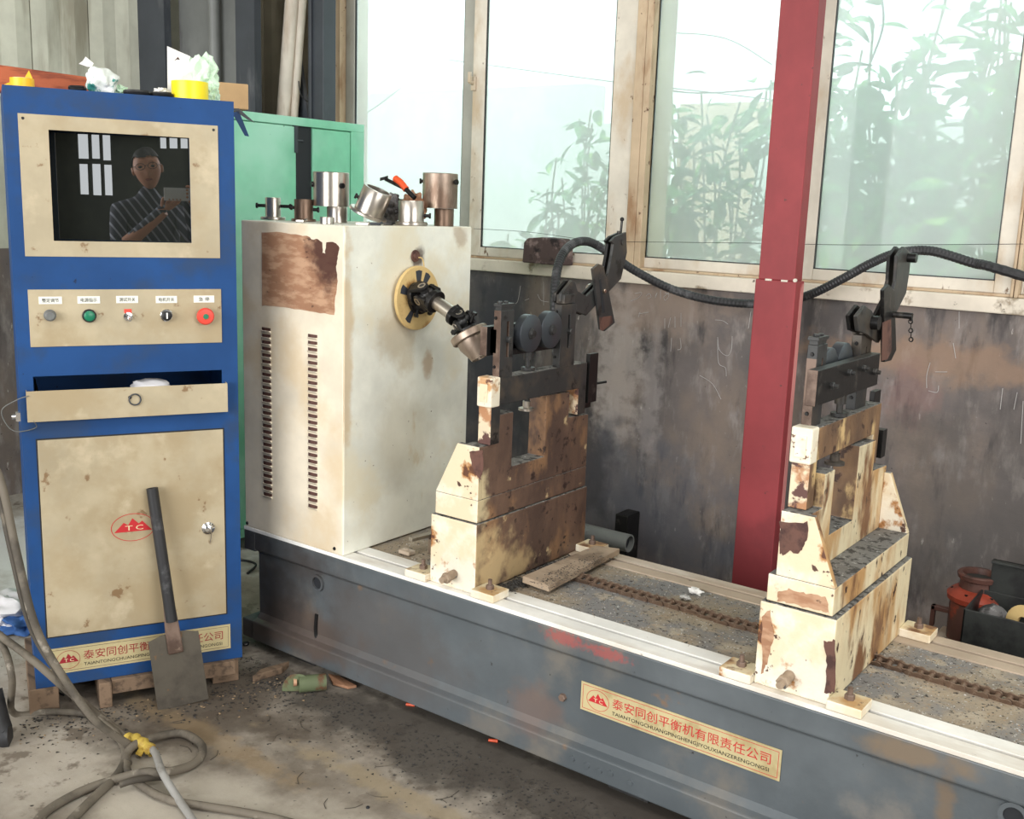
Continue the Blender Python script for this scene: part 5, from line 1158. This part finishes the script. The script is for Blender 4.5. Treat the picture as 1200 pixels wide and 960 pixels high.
def debris4(r): return Vector((-2.2 + 2.2 * r.random(), 2.82 + abs(r.gauss(0, .35)) % .85, 0))
o = chips(2200, debris4, .010, 25).out('floor_rubble', 'chipd'); tag(o, 'dark rubble on the floor between bed and wall', 'rubble', kind='stuff')
r_ = random.Random(3)
b = B()
for i in range(40):
    x = -2.7 + r_.random() * 1.6; y = 1.5 + r_.random() * .5; a = r_.random() * 6.28; d = Vector((math.cos(a), math.sin(a), 0)) * (.015 + .025 * r_.random()); c0 = Vector((x, y, .001))
    b.tube([c0, c0 + d + Vector((-d.y, d.x, .002)) * .3, c0 + d * 2], .0009, 4, 2)
o = b.out('straw_bits', 'cable_dark'); tag(o, 'thin twigs and straw bits scattered on the floor', 'twigs', kind='stuff')

# ================================================================ CABLES
def cable(pts, r, mat, lab, name='power_cable', cat='cable', parent=None):
    o = B().tube(pts, r, 10, 7).out(name, mat, parent, smooth=True)
    return tag(o, lab, cat) if parent is None else o
K = onz(160, 868, .022)
cable([atd(-30, 500, 2.95), atd(0, 562, 2.92), atd(20, 650, 2.86), atd(42, 735, 2.80), atd(75, 795, 2.78), atd(112, 845, 2.76), onz(150, 872, .03)], .0105, 'cable', 'thick grey brown cable hanging in front of the cabinet left edge')
cable([atd(-40, 480, 2.97), atd(-6, 562, 2.93), atd(14, 650, 2.87), atd(36, 735, 2.82), atd(70, 793, 2.80), onz(106, 842, .018), onz(146, 872, .012)], .008, 'cable_dark', 'thinner dark cable hanging tight beside the thick one')
cable([atd(-40, 715, 3.1), atd(0, 745, 3.0), atd(40, 775, 2.9), atd(78, 808, 2.85), onz(115, 838, .02), onz(150, 866, .012)], .0105, 'cable', 'thick cable slanting in from the left edge to the taped knot')
cable([atd(-30, 735, 3.05), atd(2, 756, 3.0), atd(14, 795, 2.92), onz(16, 836, .014), onz(60, 834, .012), onz(105, 838, .012), onz(135, 858, .012)], .0095, 'cable', 'cable drooping at the left edge then running along the floor')
cable([onz(135, 858, .012), onz(147, 880, .012), onz(140, 905, .012), onz(110, 935, .012), onz(80, 965, .012), onz(60, 990, .012)], .0115, 'cable', 'cable leaving the knot towards the lower left corner, lower one')
cable([onz(150, 895, .014), onz(148, 885, .02), onz(160, 872, .03), onz(190, 862, .016), onz(215, 860, .013), onz(235, 872, .013), onz(236, 885, .013), onz(222, 898, .013), onz(190, 906, .03), onz(170, 905, .036), onz(130, 915, .014), onz(90, 930, .012), onz(50, 955, .012), onz(30, 985, .012)], .0115, 'cable', 'cable making the round loop on the floor right of the knot')
cable([K, onz(180, 880, .026), onz(190, 905, .050), onz(208, 935, .020), onz(228, 965, .012), onz(240, 990, .012)], .010, 'cable_grey', 'light grey cable running from the yellow tape to the bottom edge')
cable([onz(148, 885, .016), onz(150, 905, .014), onz(170, 924, .012), onz(200, 938, .012), onz(240, 945, .012), onz(290, 953, .012), onz(340, 964, .012), onz(380, 980, .012)], .0105, 'cable', 'cable curving right along the floor towards the bottom edge')
cable([onz(140, 920, .030), onz(160, 914, .034), onz(195, 910, .012)], .009, 'cable_dark', 'short dark cable piece tucked under the loop')
b = B(); d_ = (onz(178, 880, .025) - onz(148, 866, .025)); c0 = onz(149, 866, .022)
b.tube([c0, c0 + d_ * .35 + Vector((0, 0, .010)), c0 + d_ * .75 + Vector((0, 0, .006)), c0 + d_ * 1.02 - Vector((0, 0, .004))], .0165, 10, 4, rad=lambda i: .015 + .003 * math.sin(i * 2.1))
b.slab([c0 + d_ * .55, c0 + d_ * .62 + Vector((.01, -.03, -.008)), c0 + d_ * .78 + Vector((.015, -.028, -.008)), c0 + d_ * .75], (0, 0, .003))
tag(b.out('tape_wrap', 'yellow_dirty', smooth=True), 'dirty yellow tape wrapped round the cable joint on the floor', 'tape')
tag(B().tube([onz(-10, 850, .03) + Vector((0, 0, .10)), onz(0, 858, .03), onz(12, 862, .02)], .03, 10, 4, rad=lambda i: .035).out('black_hose_end', 'rubber', smooth=True), 'black rubber hose end cut off by the left edge', 'hose')
cable([onz(40, 802, .006), onz(55, 806, .008), onz(75, 815, .006)], .003, 'black', 'short thin black lead at the foot of the cabinet', 'thin_lead')
cable([onz(-20, 694, .006), onz(10, 697, .006), onz(40, 705, .006)], .003, 'black', 'thin black lead lying on the bright floor behind the cabinet', 'thin_lead')
cable([onz(262, 660, .01), onz(285, 657, .03), onz(300, 662, .01), onz(290, 672, .006)], .005, 'black', 'black leads seen in the gap between cabinet and bed', 'thin_lead')
p = onz(288, 757, .0); tag(B().blob(p + Vector((0, 0, .008)), .012, .012, .008, 1, .2, 2, clampz=.001).out('black_lump', 'black', smooth=True), 'small black lump on the floor in the gap beside the bed', 'scrap')
# cloth bag on the floor at left
T = thing('cloth_bundle', 'white and blue cloth bundle on the bright floor behind the cabinet', 'cloth', tuple(onz(8, 725, 0)))
p = onz(4, 728, 0); B().blob(p + Vector((0, 0, .04)), .11, .09, .06, 5, .3, 4, clampz=.001).out('white_cloth', 'cloth_white', T, smooth=True)
p = onz(28, 738, 0); B().blob(p + Vector((0, 0, .02)), .07, .06, .035, 7, .3, 4, clampz=.001).out('blue_cloth', 'cloth_blue', T, smooth=True)

# sensor conduit: from behind the first stand up over the sill, behind the column and out right
cp = [ony(655, 620, 2.83), ony(656, 540, 2.83), ony(655, 440, 2.83), ony(651, 400, 2.84), ony(650, 345, 2.88), ony(655, 308, 2.95), ony(668, 288, 3.05), ony(688, 283, 3.15), ony(712, 295, 3.25), ony(742, 316, 3.35), ony(785, 338, 3.45), ony(830, 351, 3.5), ony(880, 356, 3.52), ony(918, 353, 3.54), ony(950, 345, 3.54), ony(985, 328, 3.54), ony(1020, 309, 3.54), ony(1050, 297, 3.54), ony(1090, 294, 3.54), ony(1140, 308, 3.54), ony(1200, 324, 3.5), Vector((.25, 3.45, 1.12)), Vector((.75, 3.45, .95)), Vector((1.15, 3.5, .5)), Vector((1.3, 3.5, .02))]
cp[0].z = ZB + .004
tag(B().tube(cp, .0155, 12, 22, rad=lambda i: .0160 if i % 2 else .0148).out('corrugated_conduit', 'rubber', smooth=False), 'black corrugated cable conduit arching over the stands and behind the red column', 'conduit')
# foam block on the sill
b = B().slab([ony(px, py, YW - .005) for px, py in ((626, 307), (628, 284), (632, 279), (648, 278), (668, 280), (672, 284), (672, 311))], (0, -.09, 0))
for v in b.bm.verts: v.co.z = max(v.co.z, 1.2625)
tag(b.out('foam_block', 'cushion', bevel=.006), 'dark mottled block standing on the sill above the brown stand', 'block')
# ---- wall pipe between the stands
T = thing('short_pipe', 'dark grey open ended pipe near the wall between the stands', 'pipe', (-2.0, 3.3, 0))
pp0 = ony(738, 637, 3.3); B().pipe((pp0.x, 3.3, pp0.z), (pp0.x - .36, 3.3, pp0.z), .034, .028).out('pipe_tube', 'steel_grey', T, smooth=True)
B().cyl((pp0.x - .02, 3.3, pp0.z), (pp0.x - .1, 3.3, pp0.z), .028).out('pipe_bore', 'black_in', T)
B().box(pp0.x - .30, 3.28, 0, pp0.x - .26, 3.32, pp0.z - .033).box(pp0.x - .12, 3.28, 0, pp0.x - .08, 3.32, pp0.z - .033).out('pipe_support', 'iron', T)
p = ony(728, 612, 3.60); tag(B().box(p.x - .03, 3.60, 0, p.x + .03, YW - .001, p.z + .03).out('wall_stub', 'black_iron', bevel=.004), 'black stub post against the wall above the open pipe', 'post')
# ---- motor, plate, open case
mx, my = -.655, 3.40
zb_ = .19
tag(B().box(mx - .11, my - .09, 0, mx + .07, my + .09, zb_).out('concrete_block', 'rail_rear', bevel=.01), 'pale block under the red motor beyond the bed', 'block')
T = thing('electric_motor', 'oily red flanged motor standing on a pale block beyond the bed', 'motor', (mx, my, zb_))
B().lathe((mx, my, zb_ + .0005), (0, 0, 1), [(0, .066), (.01, .075), (.12, .077), (.135, .073)], 32).out('motor_body', 'motor', T, smooth=True)
B().lathe((mx, my, zb_ + .135), (0, 0, 1), [(0, .078), (.006, .086), (.022, .088), (.036, .075), (.046, .060)], 36).out('mounting_flange', 'motor_red', T, smooth=True)
B().lathe((mx, my, zb_ + .178), (0, 0, 1), [(0, .055), (.03, .053), (.035, .062), (.048, .064), (.052, .060), (.052, .050), (.030, .046)], 36).out('spigot', 'motor', T, smooth=True)
B().lathe((mx, my, zb_ + .20), (0, 0, 1), [(0, .045), (.012, .045)], 24).out('bearing_cover', 'case', T, smooth=True)
for k in range(6):
    a = k * math.pi / 3 + .3; B().hexnut((mx + .071 * math.cos(a), my + .071 * math.sin(a), zb_ + .168), (0, 0, 1), .006, .006).out('flange_bolt', 'black_iron', T)
B().box(mx - .125, my - .03, zb_ + .085, mx - .07, my - .01, zb_ + .10).box(mx - .125, my - .03, zb_ + .03, mx - .112, my - .01, zb_ + .10).out('side_bracket', 'motor', T, bevel=.002)
T = thing('open_case', 'open dark metal case on the floor at the right edge', 'case', (-.35, 3.25, 0))
cx0, cx1, cy0, cy1, cz = -.635, -.10, 3.14, 3.36, .385
B().box(cx0, cy0, 0, cx1, cy0 + .006, cz).box(cx0, cy1 - .006, 0, cx1, cy1, cz).box(cx0, cy0, 0, cx0 + .006, cy1, cz).box(cx1 - .006, cy0, 0, cx1, cy1, cz).box(cx0, cy0, .16, cx1, cy1, .17).out('case_body', 'case', T, bevel=.002)
B().box(cx0 + .02, cy1 + .001, cz - .02, cx1, cy1 + .012, cz + .10).box(cx0 + .02, cy1 - .02, cz + .092, cx1, cy1 + .012, cz + .10).out('case_lid', 'case', T, bevel=.002)
p = ony(1196, 728, 3.20); T = thing('pulley_disc', 'tan disc with a bore leaning inside the open case', 'disc', tuple(p))
B().lathe(p + Vector((.01, 0, 0)), (-.25, -.9, .25), [(0, .045), (.004, .048), (.014, .048), (.016, .045), (.016, .014), (0, .014)], 30, cap=False).out('disc_rim', 'brass', T, smooth=True)
p = ony(1150, 712, 3.26); tag(B().blob((p.x + .035, 3.25, .35), .040, .04, .03, 6, .08, 3).out('grey_rag', 'ragg', smooth=True), 'grey oily rag stuffed in the left end of the open case', 'rag')
tag(B().box(cx0 + .15, 3.16, .171, cx1 - .05, 3.34, .27).out('case_filling', 'black_iron', bevel=.01), 'dark iron block lying inside the open case', 'block')

# ================================================================ OUTDOORS
struct(B().box(-14, YW + .22, -.3, 12, 16, -.05).out('floor_outside', 'ground'))
nb = sroot('wall_neighbour')
MAT['pale'] = worn('pale_render', hexc(232, 234, 232), [(hexc(220, 220, 218), 1.5, .55, .1, 5, I3, 1)], rough=.9)
B().box(-14, 9.0, -.1, -5.8, 9.3, 2.7).out('wall_panel', 'pale', nb)
B().box(-5.78, 8.8, -.1, -4.9, 9.1, 2.3).out('wall_panel', 'pale', nb); B().box(-4.9, 9.2, -.1, -4.0, 9.4, 2.5).out('wall_panel', 'outbrick', nb); B().box(-4.0, 9.0, -.1, 8, 9.3, 2.3).out('wall_panel', 'pale', nb)
def leafmesh(L, W):
    bm = bmesh.new(); n = 5; le = []; ri = []; mi = []
    for i in range(n + 1):
        t = i / n; w_ = W * math.sin(math.pi * min(1, t * .92 + .04)) ** .8; z = -.25 * L * t * t
        mi.append(bm.verts.new((0, L * t, z))); 
        le.append(bm.verts.new((-w_, L * t, z + w_ * .35))); ri.append(bm.verts.new((w_, L * t, z + w_ * .35)))
    for i in range(n):
        bm.faces.new([mi[i], mi[i + 1], le[i + 1], le[i]]); bm.faces.new([ri[i], ri[i + 1], mi[i + 1], mi[i]])
    return bm
lf = leafmesh(.13, .028); leaf_me = bpy.data.meshes.new('leaf'); lf.to_mesh(leaf_me); 
leaf_me.materials.append(MAT['leaf'])
def shrub(cx, cy, h, spread, nb_, nleaf, lab, seed, parts=True, lsc=1.0):
    r = random.Random(seed); T = thing('shrub', lab, 'shrub', (cx, cy, -.05), group=None)
    stem = B(); tips = []
    for i in range(nb_):
        a = r.random() * 6.28; s = spread * (.3 + .7 * r.random()); hh_ = h * (.55 + .45 * r.random())
        p = [Vector((cx, cy, -.05)), Vector((cx + s * .35 * math.cos(a), cy + s * .2 * math.sin(a), hh_ * .4)), Vector((cx + s * .8 * math.cos(a), cy + s * .5 * math.sin(a), hh_ * .8)), Vector((cx + s * math.cos(a + .2), cy + s * .6 * math.sin(a), hh_))]
        stem.tube(p, .006, 4, 4)
        for k in range(3):
            for j in range(int(nleaf / nb_ / 3) + 1):
                t = r.random(); tips.append((p[k].lerp(p[k + 1], t), a))
    stem.out('branches', 'bark', T)
    tips = [t for t in tips if t[0].z > .7]
    big = B(); root = Vector((cx, cy, -.05)); inv = 0
    for i, (p, a) in enumerate(tips):
        Rm = Matrix.Rotation(r.random() * 6.28, 4, 'Z') @ Matrix.Rotation(r.uniform(-.9, .5), 4, 'X') @ Matrix.Rotation(r.uniform(-.7, .7), 4, 'Y')
        s = lsc * (.6 + .8 * r.random())
        off = Vector((r.gauss(0, .05), r.gauss(0, .05), r.gauss(0, .05)))
        if parts and i < 150:
            o = bpy.data.objects.new('leaf', leaf_me); COL.objects.link(o); o.parent = T
            o.matrix_local = Matrix.Translation(p + off - root) @ Rm @ Matrix.Scale(s, 4)
        else:
            c = lf.copy(); c.transform(Matrix.Translation(p + off) @ Rm @ Matrix.Scale(s, 4)); tmp = bpy.data.meshes.new('t'); c.to_mesh(tmp); c.free(); big.bm.from_mesh(tmp); bpy.data.meshes.remove(tmp)
    if len(big.bm.verts): 
        o = big.out('foliage', 'leaf', T, kind='stuff')
    return T
for k, (px, yy, h, sp_, n1, n2, lab, sd_) in enumerate((
    (1040, 4.75, 2.45, .55, 26, 1100, 'dense leafy shrub outside, filling the pane right of the red column', 31),
    (1120, 4.9, 2.55, .55, 26, 1000, 'tall leafy shrub outside the right window, farther right', 32),
    (985, 5.3, 2.30, .45, 18, 700, 'leafy shrub outside close to the right side of the red column', 33),
    (850, 5.0, 2.25, .50, 18, 620, 'leafy shrub outside just left of the red column', 34),
    (785, 4.9, 2.05, .40, 14, 480, 'low shrub outside behind the pane beside the brown mullion', 35),
    (695, 5.1, 2.05, .42, 14, 420, 'airy shrub outside the second pane, right half', 36),
    (612, 4.8, 1.62, .40, 12, 300, 'low yellow green shrub outside the second pane, left half', 37),
    (1230, 5.0, 2.5, .6, 18, 520, 'leafy shrub outside beyond the right edge window frame', 38))):
    q = ony(px, 250, yy); shrub(q.x, yy, h, sp_, n1, n2, lab, sd_, parts=(k in (0, 1)), lsc=1.0 if k < 3 else .9)

# ================================================================ THE PHOTOGRAPHER (seen in the monitor glass)
back = -RZ.copy(); back.z = 0; back.normalize(); rt = Vector((RX.x, RX.y, 0)).normalized()
# directions as seen from the monitor
vm = Vector((math.cos(math.radians(-35.8)), math.sin(math.radians(-35.8)), 0)); rm = Vector((-vm.y, vm.x, 0)) ; rm = -rm if rm.dot(rt) < 0 else rm
def PH(u, v, d): return CAM + rm * u + Vector((0, 0, v)) + vm * d     # u right in picture, v up, d behind the camera
HC = PH(-.150, .135, .26)
pr = thing('person', 'person in striped navy shirt and glasses holding up a phone, mirrored in the monitor', 'person', (HC.x, HC.y, 0))
# body skeleton -> one continuous skinned surface
def skinned(name, verts, edges, radii, mat, parent, lv=2, rootv=0):
    me = bpy.data.meshes.new(name); me.from_pydata([tuple(ROOT[parent.name].inverted() @ Vector(v)) for v in verts], edges, []); o = bpy.data.objects.new(name, me); COL.objects.link(o); o.parent = parent
    md = o.modifiers.new('skin', 'SKIN'); md.use_smooth_shade = True
    sv = me.skin_vertices[0].data
    for i, r in enumerate(radii):
        sv[i].radius = r if isinstance(r, tuple) else (r, r)
        sv[i].use_root = (i == rootv)
    s = o.modifiers.new('sub', 'SUBSURF'); s.levels = lv; s.render_levels = lv
    me.materials.append(MAT[mat]); return o
N = HC - Vector((0, 0, .0))
fw = -vm
shc = HC + Vector((0, 0, -.235)) + vm * .04
shl = shc - rm * .17 - Vector((0, 0, .02)); shr = shc + rm * .17 - Vector((0, 0, .02))
elr = PH(.02, -.30, .12) + rm * .10; handr = PH(.055, -.025, .055)
ell = shl + fw * .12 - Vector((0, 0, .22)); handl = PH(-.025, -.045, .05)
pel = shc - Vector((0, 0, .50)) + vm * .03
V = [pel, pel.lerp(shc, .5), shc - Vector((0, 0, .03)), shc + Vector((0, 0, .07)), HC - Vector((0, 0, .10)),
     shl, ell, handl, shr, elr, handr,
     pel - rm * .10 - Vector((0, 0, .08)), pel - rm * .11 - Vector((0, 0, .48)), pel - rm * .12 - Vector((0, 0, .86)) , pel - rm * .12 - Vector((0, 0, .90)) + fw * .16,
     pel + rm * .10 - Vector((0, 0, .08)), pel + rm * .11 - Vector((0, 0, .48)), pel + rm * .12 - Vector((0, 0, .86)), pel + rm * .12 - Vector((0, 0, .90)) + fw * .16]
dz = min(v.z for v in V) - .045
for i in (12, 13, 14, 16, 17, 18): V[i] = V[i] - Vector((0, 0, dz * (1.0 if i not in (12, 16) else .5)))
E_ = [(0, 1), (1, 2), (2, 3), (3, 4), (2, 5), (5, 6), (6, 7), (2, 8), (8, 9), (9, 10), (0, 11), (11, 12), (12, 13), (13, 14), (0, 15), (15, 16), (16, 17), (17, 18)]
Rr = [(.15, .11), (.15, .11), (.15, .10), .058, .055, .065, .042, .026, .065, .042, .026, .09, .062, .042, .035, .09, .062, .042, .035]
skinned('body', V, E_, Rr, 'shirt', pr, 2, 0)
# head
b = B(); b.blob((0, 0, 0), .078, .095, .118, 0, 0, 4)
Hm = Matrix.Translation(HC) @ Matrix(((rm.x, fw.x, 0, 0), (rm.y, fw.y, 0, 0), (0, 0, 1, 0), (0, 0, 0, 1))) @ Matrix.Rotation(-.15, 4, 'Y')
for v in b.bm.verts:
    c_ = v.co
    if c_.z < -.02: k = 1 + c_.z * 2.2; c_.x *= k; 
    if c_.y > .05 and -.05 < c_.z < .02 and abs(c_.x) < .018: c_.y += .022 * (1 - abs(c_.x) / .018) * (1 - abs(c_.z + .025) / .05 if abs(c_.z + .025) < .05 else 0)
    if c_.y > .05 and .0 < c_.z < .03 and .015 < abs(c_.x) < .05: c_.y -= .008
hd = b.xf(Hm).out('head', 'skin', pr, smooth=True)
b = B(); b.blob((0, 0, 0), .086, .102, .125, 2, .03, 4)
bmesh.ops.delete(b.bm, geom=[v for v in b.bm.verts if (v.co.y > .015 and v.co.z < .062) or v.co.z < -.03], context='VERTS')
b.xf(Hm).out('hair', 'hair', hd, smooth=True)
b = B()
for s in (-1, 1):
    b.tube([Hm @ Vector((s * .034 + .026 * math.cos(a * math.pi / 6), .097, .012 + .018 * math.sin(a * math.pi / 6))) for a in range(13)], .0016, 5, 2)
    b.tube([Hm @ Vector((s * .060, .095, .014)), Hm @ Vector((s * .078, .05, .016)), Hm @ Vector((s * .080, .0, .010))], .0015, 5, 3)
b.tube([Hm @ Vector((-.008, .099, .014)), Hm @ Vector((0, .102, .017)), Hm @ Vector((.008, .099, .014))], .0015, 5, 3).out('glasses', 'black', hd)
for s in (-1, 1):
    B().blob((0, 0, 0), .010, .016, .026, 1, .1, 2).xf(Hm @ Matrix.Translation((s * .080, 0, -.005))).out('ear', 'skin', hd, smooth=True)
    B().blob((0, 0, 0), .012, .006, .007, 1, 0, 2).xf(Hm @ Matrix.Translation((s * .034, .082, .010))).out('eye', 'hair', hd, smooth=True)
MAT['lip'] = flat('lip', hexc(150, 84, 74), .5)
B().blob((0, 0, 0), .022, .006, .007, 1, 0, 2).xf(Hm @ Matrix.Translation((0, .080, -.062))).out('mouth', 'lip', hd, smooth=True)
# forearms of bare skin and hands with fingers round the phone
def hand(wr, fore, tips, thumb, name):


    Vh = [wr, wr + (tips[1][1] - wr) * .35]; Eh = [(0, 1)]; Rh = [.026, .030]
    for f in tips:
        i = len(Vh); Vh += [f[0], f[1], f[2]]; Eh += [(1, i), (i, i + 1), (i + 1, i + 2)]; Rh += [.0095, .0085, .0075]
    i = len(Vh); Vh += thumb; Eh += [(0, i), (i, i + 1)]; Rh += [.011, .0085]
    return skinned(name, Vh, Eh, Rh, 'skin', pr, 2, 0)
hr_ = PH(.105, -.055, .075)
hand(hr_, None, [[PH(.085 - .0 * k, .035 - .02 * k, .035), PH(.074, .040 - .02 * k, .022), PH(.060, .040 - .02 * k, .010)] for k in range(4)], [PH(.09, -.045, .03), PH(.075, -.04, .012)], 'hand')
hl_ = PH(-.06, -.105, .075)
hand(hl_, None, [[PH(-.045 + .02 * k, -.055, .04), PH(-.035 + .02 * k, -.042, .024), PH(-.028 + .02 * k, -.030, .012)] for k in range(4)], [PH(-.07, -.05, .045), PH(-.062, -.025, .02)], 'hand')
for wr, el in ((hr_, elr), (hl_, ell)):
    B().tube([wr, wr.lerp(el, .4), wr.lerp(el, .8)], .04, 12, 5, rad=lambda i: .027 + .0018 * i).out('forearm', 'skin', pr, smooth=True)
T = thing('phone', 'white phone held up by the photographer, mirrored in the monitor', 'phone', tuple(PH(.01, -.04, .012)))
MAT['phonew'] = flat('phone_white', hexc(206, 206, 210), .3)
c_ = PH(.012, -.006, .0155); B().obox(c_, rm * .072, vm * .004, Vector((0, 0, .036))).out('phone_body', 'phonew', T, bevel=.003)
B().obox(c_ + vm * .0044, rm * .068, vm * .0004, Vector((0, 0, .033))).out('phone_screen', 'black', T)

# repeats of a kind share a group phrase
GROUPS = {'coupling_sleeve': 'turned sleeves and collars on the housing top', 'power_cable': 'cables on the floor by the control cabinet', 'shrub': 'shrubs outside the windows',
          'roller_stand': 'roller stands on the machine bed', 'thin_wire': 'thin wires at the windows', 'tape_roll': 'tape rolls on the blue cabinet', 'timber_block': 'timbers under the blue cabinet',
          'cable_coil': 'flat black cables on the blue cabinet', 'downpipe': 'leaning pale pipes in the corner', 'rag_heap': 'rags on the housing top', 'metal_scrap': 'offcuts on the housing top',
          'film_scrap': 'film scraps on the blue cabinet', 'orange_stub': 'orange stubs under the bed edge', 'paper_scrap': 'scraps on the bed', 'thin_lead': 'thin black leads on the floor'}
for o in list(SC.objects):
    if o.parent is None and 'category' in o:
        g = GROUPS.get(o.name.split('.')[0])
        if g and 'group' not in o: o['group'] = g
